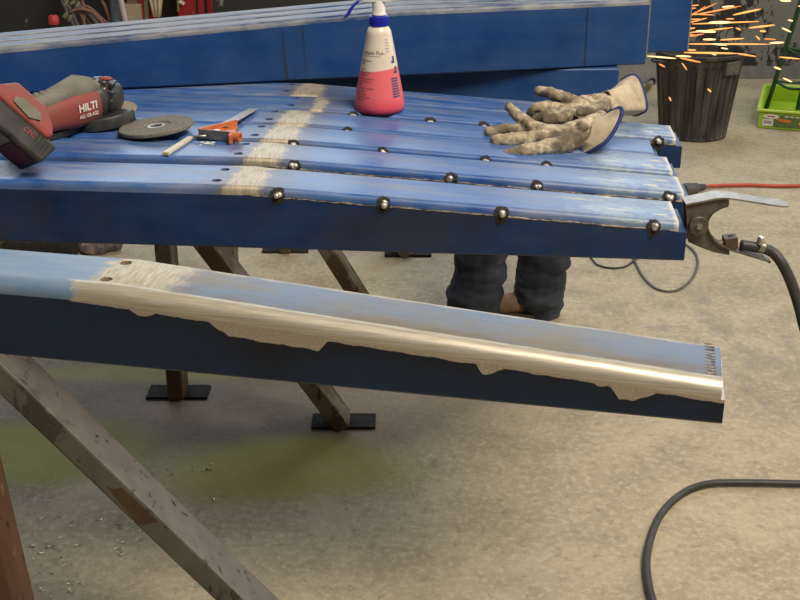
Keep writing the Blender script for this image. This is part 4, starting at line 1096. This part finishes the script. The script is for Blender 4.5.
    MB().tube([p0 - dd * (p0.z / dd.z) + Vector((0, 0, .006)), p0 + dd * .5], .014, 14).build('pipe', simple('pink_white', (.60, .50, .50), (.5, .42, .42), .5), k, smooth=35)
    # cream cloth hanging from the trolley tray
    top = Vector((l(158) + cx, Y - .035, .92)); tip = PY(157, 17, Y - .06)
    m = MB(); n = 13; rows_ = []
    for i in range(10):
        t_ = i / 9; z = .905 + (tip.z - .905) * t_; wdt = .13 * (1 - .72 * max(0, (t_ - .45) / .55)); row = []
        for j in range(n):
            s_ = j / (n - 1) - .5; row.append(Vector((top.x + (tip.x - top.x) * t_ + s_ * wdt, Y - .045 + .016 * math.sin(s_ * 19) * (.4 + t_), z)))
        rows_.append(row)
    m.loft([[v - Vector((top.x, top.y, .3)) for v in r_] for r_ in rows_], cap=False, closed=False)
    o = m.build('hanging_cloth', simple('cream_cloth', (.62, .54, .38), (.50, .43, .30), .9, 0, 14), smooth=True, loc=(top.x, top.y, .3))
    s_ = o.modifiers.new('s', 'SOLIDIFY'); s_.thickness = .004
    tag(o, 'cream cloth hanging over the front of the red trolley', 'cloth')
    for u, v in ((176, 1), (180, 4), (178, 7)): pass
    q = PY(180, 3, Y - .06); kk = thing('key_bunch', 'small white tag with brass keys hanging on the red trolley', 'keys', (q.x, Y - .04, q.z))
    MB().box((.006, 0, .0), (.030, .004, .016), Matrix.Rotation(.5, 3, 'Y')).build('tag', plastic('tag_white', (.75, .74, .7)), kk)
    for j in range(3): MB().box((-.014, -.002 * j, -.018 * j), (.010, .003, .022), Matrix.Rotation(.2 * j, 3, 'Y')).build('key', simple('brass_key%d' % j, (.42, .36, .14), (.3, .26, .1), .4, .7), kk)
wall_clutter()

# small floor things
def small():
    p = P(651, 88, .012); g = thing('torch_nozzle', 'small torch with brass nozzle and chrome collar lying on the floor beside the dustbin', 'torch', (p.x, p.y, 0))
    a, b = P(644, 92, .014), P(657, 75, .014); a -= Vector((p.x, p.y, 0)); b -= Vector((p.x, p.y, 0))
    MB().tube([a, a.lerp(b, .3)], [.012, .018], 12).build('nozzle', simple('brass_n', (.30, .22, .08), (.2, .15, .06), .4, .7), g, smooth=35)
    MB().tube([a.lerp(b, .3), a.lerp(b, .55)], [.016, .016], 12).build('collar', simple('chrome', (.75, .75, .72), (.6, .6, .58), .2, .9), g, smooth=35)
    MB().tube([a.lerp(b, .55), b], [.020, .014], 12).build('grip', MT['plate'], g, smooth=35)
    q = P(646, 74, .0)
    o = MB().box((0, 0, .15), (.30, .012, .30), Matrix.Rotation(-.16, 3, 'X')).build('sheet_offcut', simple('grey_sheet', (.24, .235, .21), (.19, .185, .165), .6), loc=(q.x - .1, 6.80, 0), bevel=.001)
    tag(o, 'grey sheet offcut leaning on the back wall left of the dustbin', 'sheet')
    # things on the floor far under the row
    p = P(42, 249, .03)
    o = thing('steel_offcut', 'dark round steel offcut lying on the floor under the row, far left', 'offcut', (p.x, p.y, 0))
    MB().tube([(-.14, .02, .034), (.12, -.01, .034)], .033, 20).build('bar', MT['plate'], o, smooth=35)
    MB().tube([(-.146, .02, .034), (-.139, .02, .034)], .0325, 20).build('bright_end', MT['steel'], o, smooth=35)
    p = P(98, 252, .0)
    r_ = blob('rag', [(p + Vector((-.05, 0, .02)), .022, p + Vector((.0, .02, .03)), .03), (p + Vector((0, .0, .03)), .03, p + Vector((.06, .01, .02)), .022), (p + Vector((.02, -.02, .015)), .02, p + Vector((-.03, -.02, .015)), .018)],
         simple('pink_grey_rag', (.24, .17, .15), (.10, .09, .09), .9, 0, 26, .42, .58), None, .006, 2, p.copy(), .010, 26)
    r_.location = p; tag(r_, 'crumpled pinkish grey rag on the floor beside the dark offcut', 'rag')
    # metal swarf
    m = MB()
    for k in range(70):
        u, v = random.choice(((40, 560), (60, 585), (50, 540), (310, 395), (120, 530), (215, 505), (190, 470)))
        c = P(u + random.gauss(0, 18), v + random.gauss(0, 12), .002); a = random.random() * 6.3; ln = random.uniform(.003, .011)
        pts = [c + Vector((math.cos(a + s * .8) * ln * s, math.sin(a + s * .8) * ln * s, 0)) for s in (-1, -.3, .4, 1)]
        m.tube(pts, random.uniform(.0006, .0012), 4)
    o = m.build('metal_swarf', simple('bright_swarf', (.6, .57, .5), (.45, .42, .36), .35, .6)); o['kind'] = 'stuff'
    tag(o, 'bright curls of metal swarf strewn on the floor', 'swarf')
small()
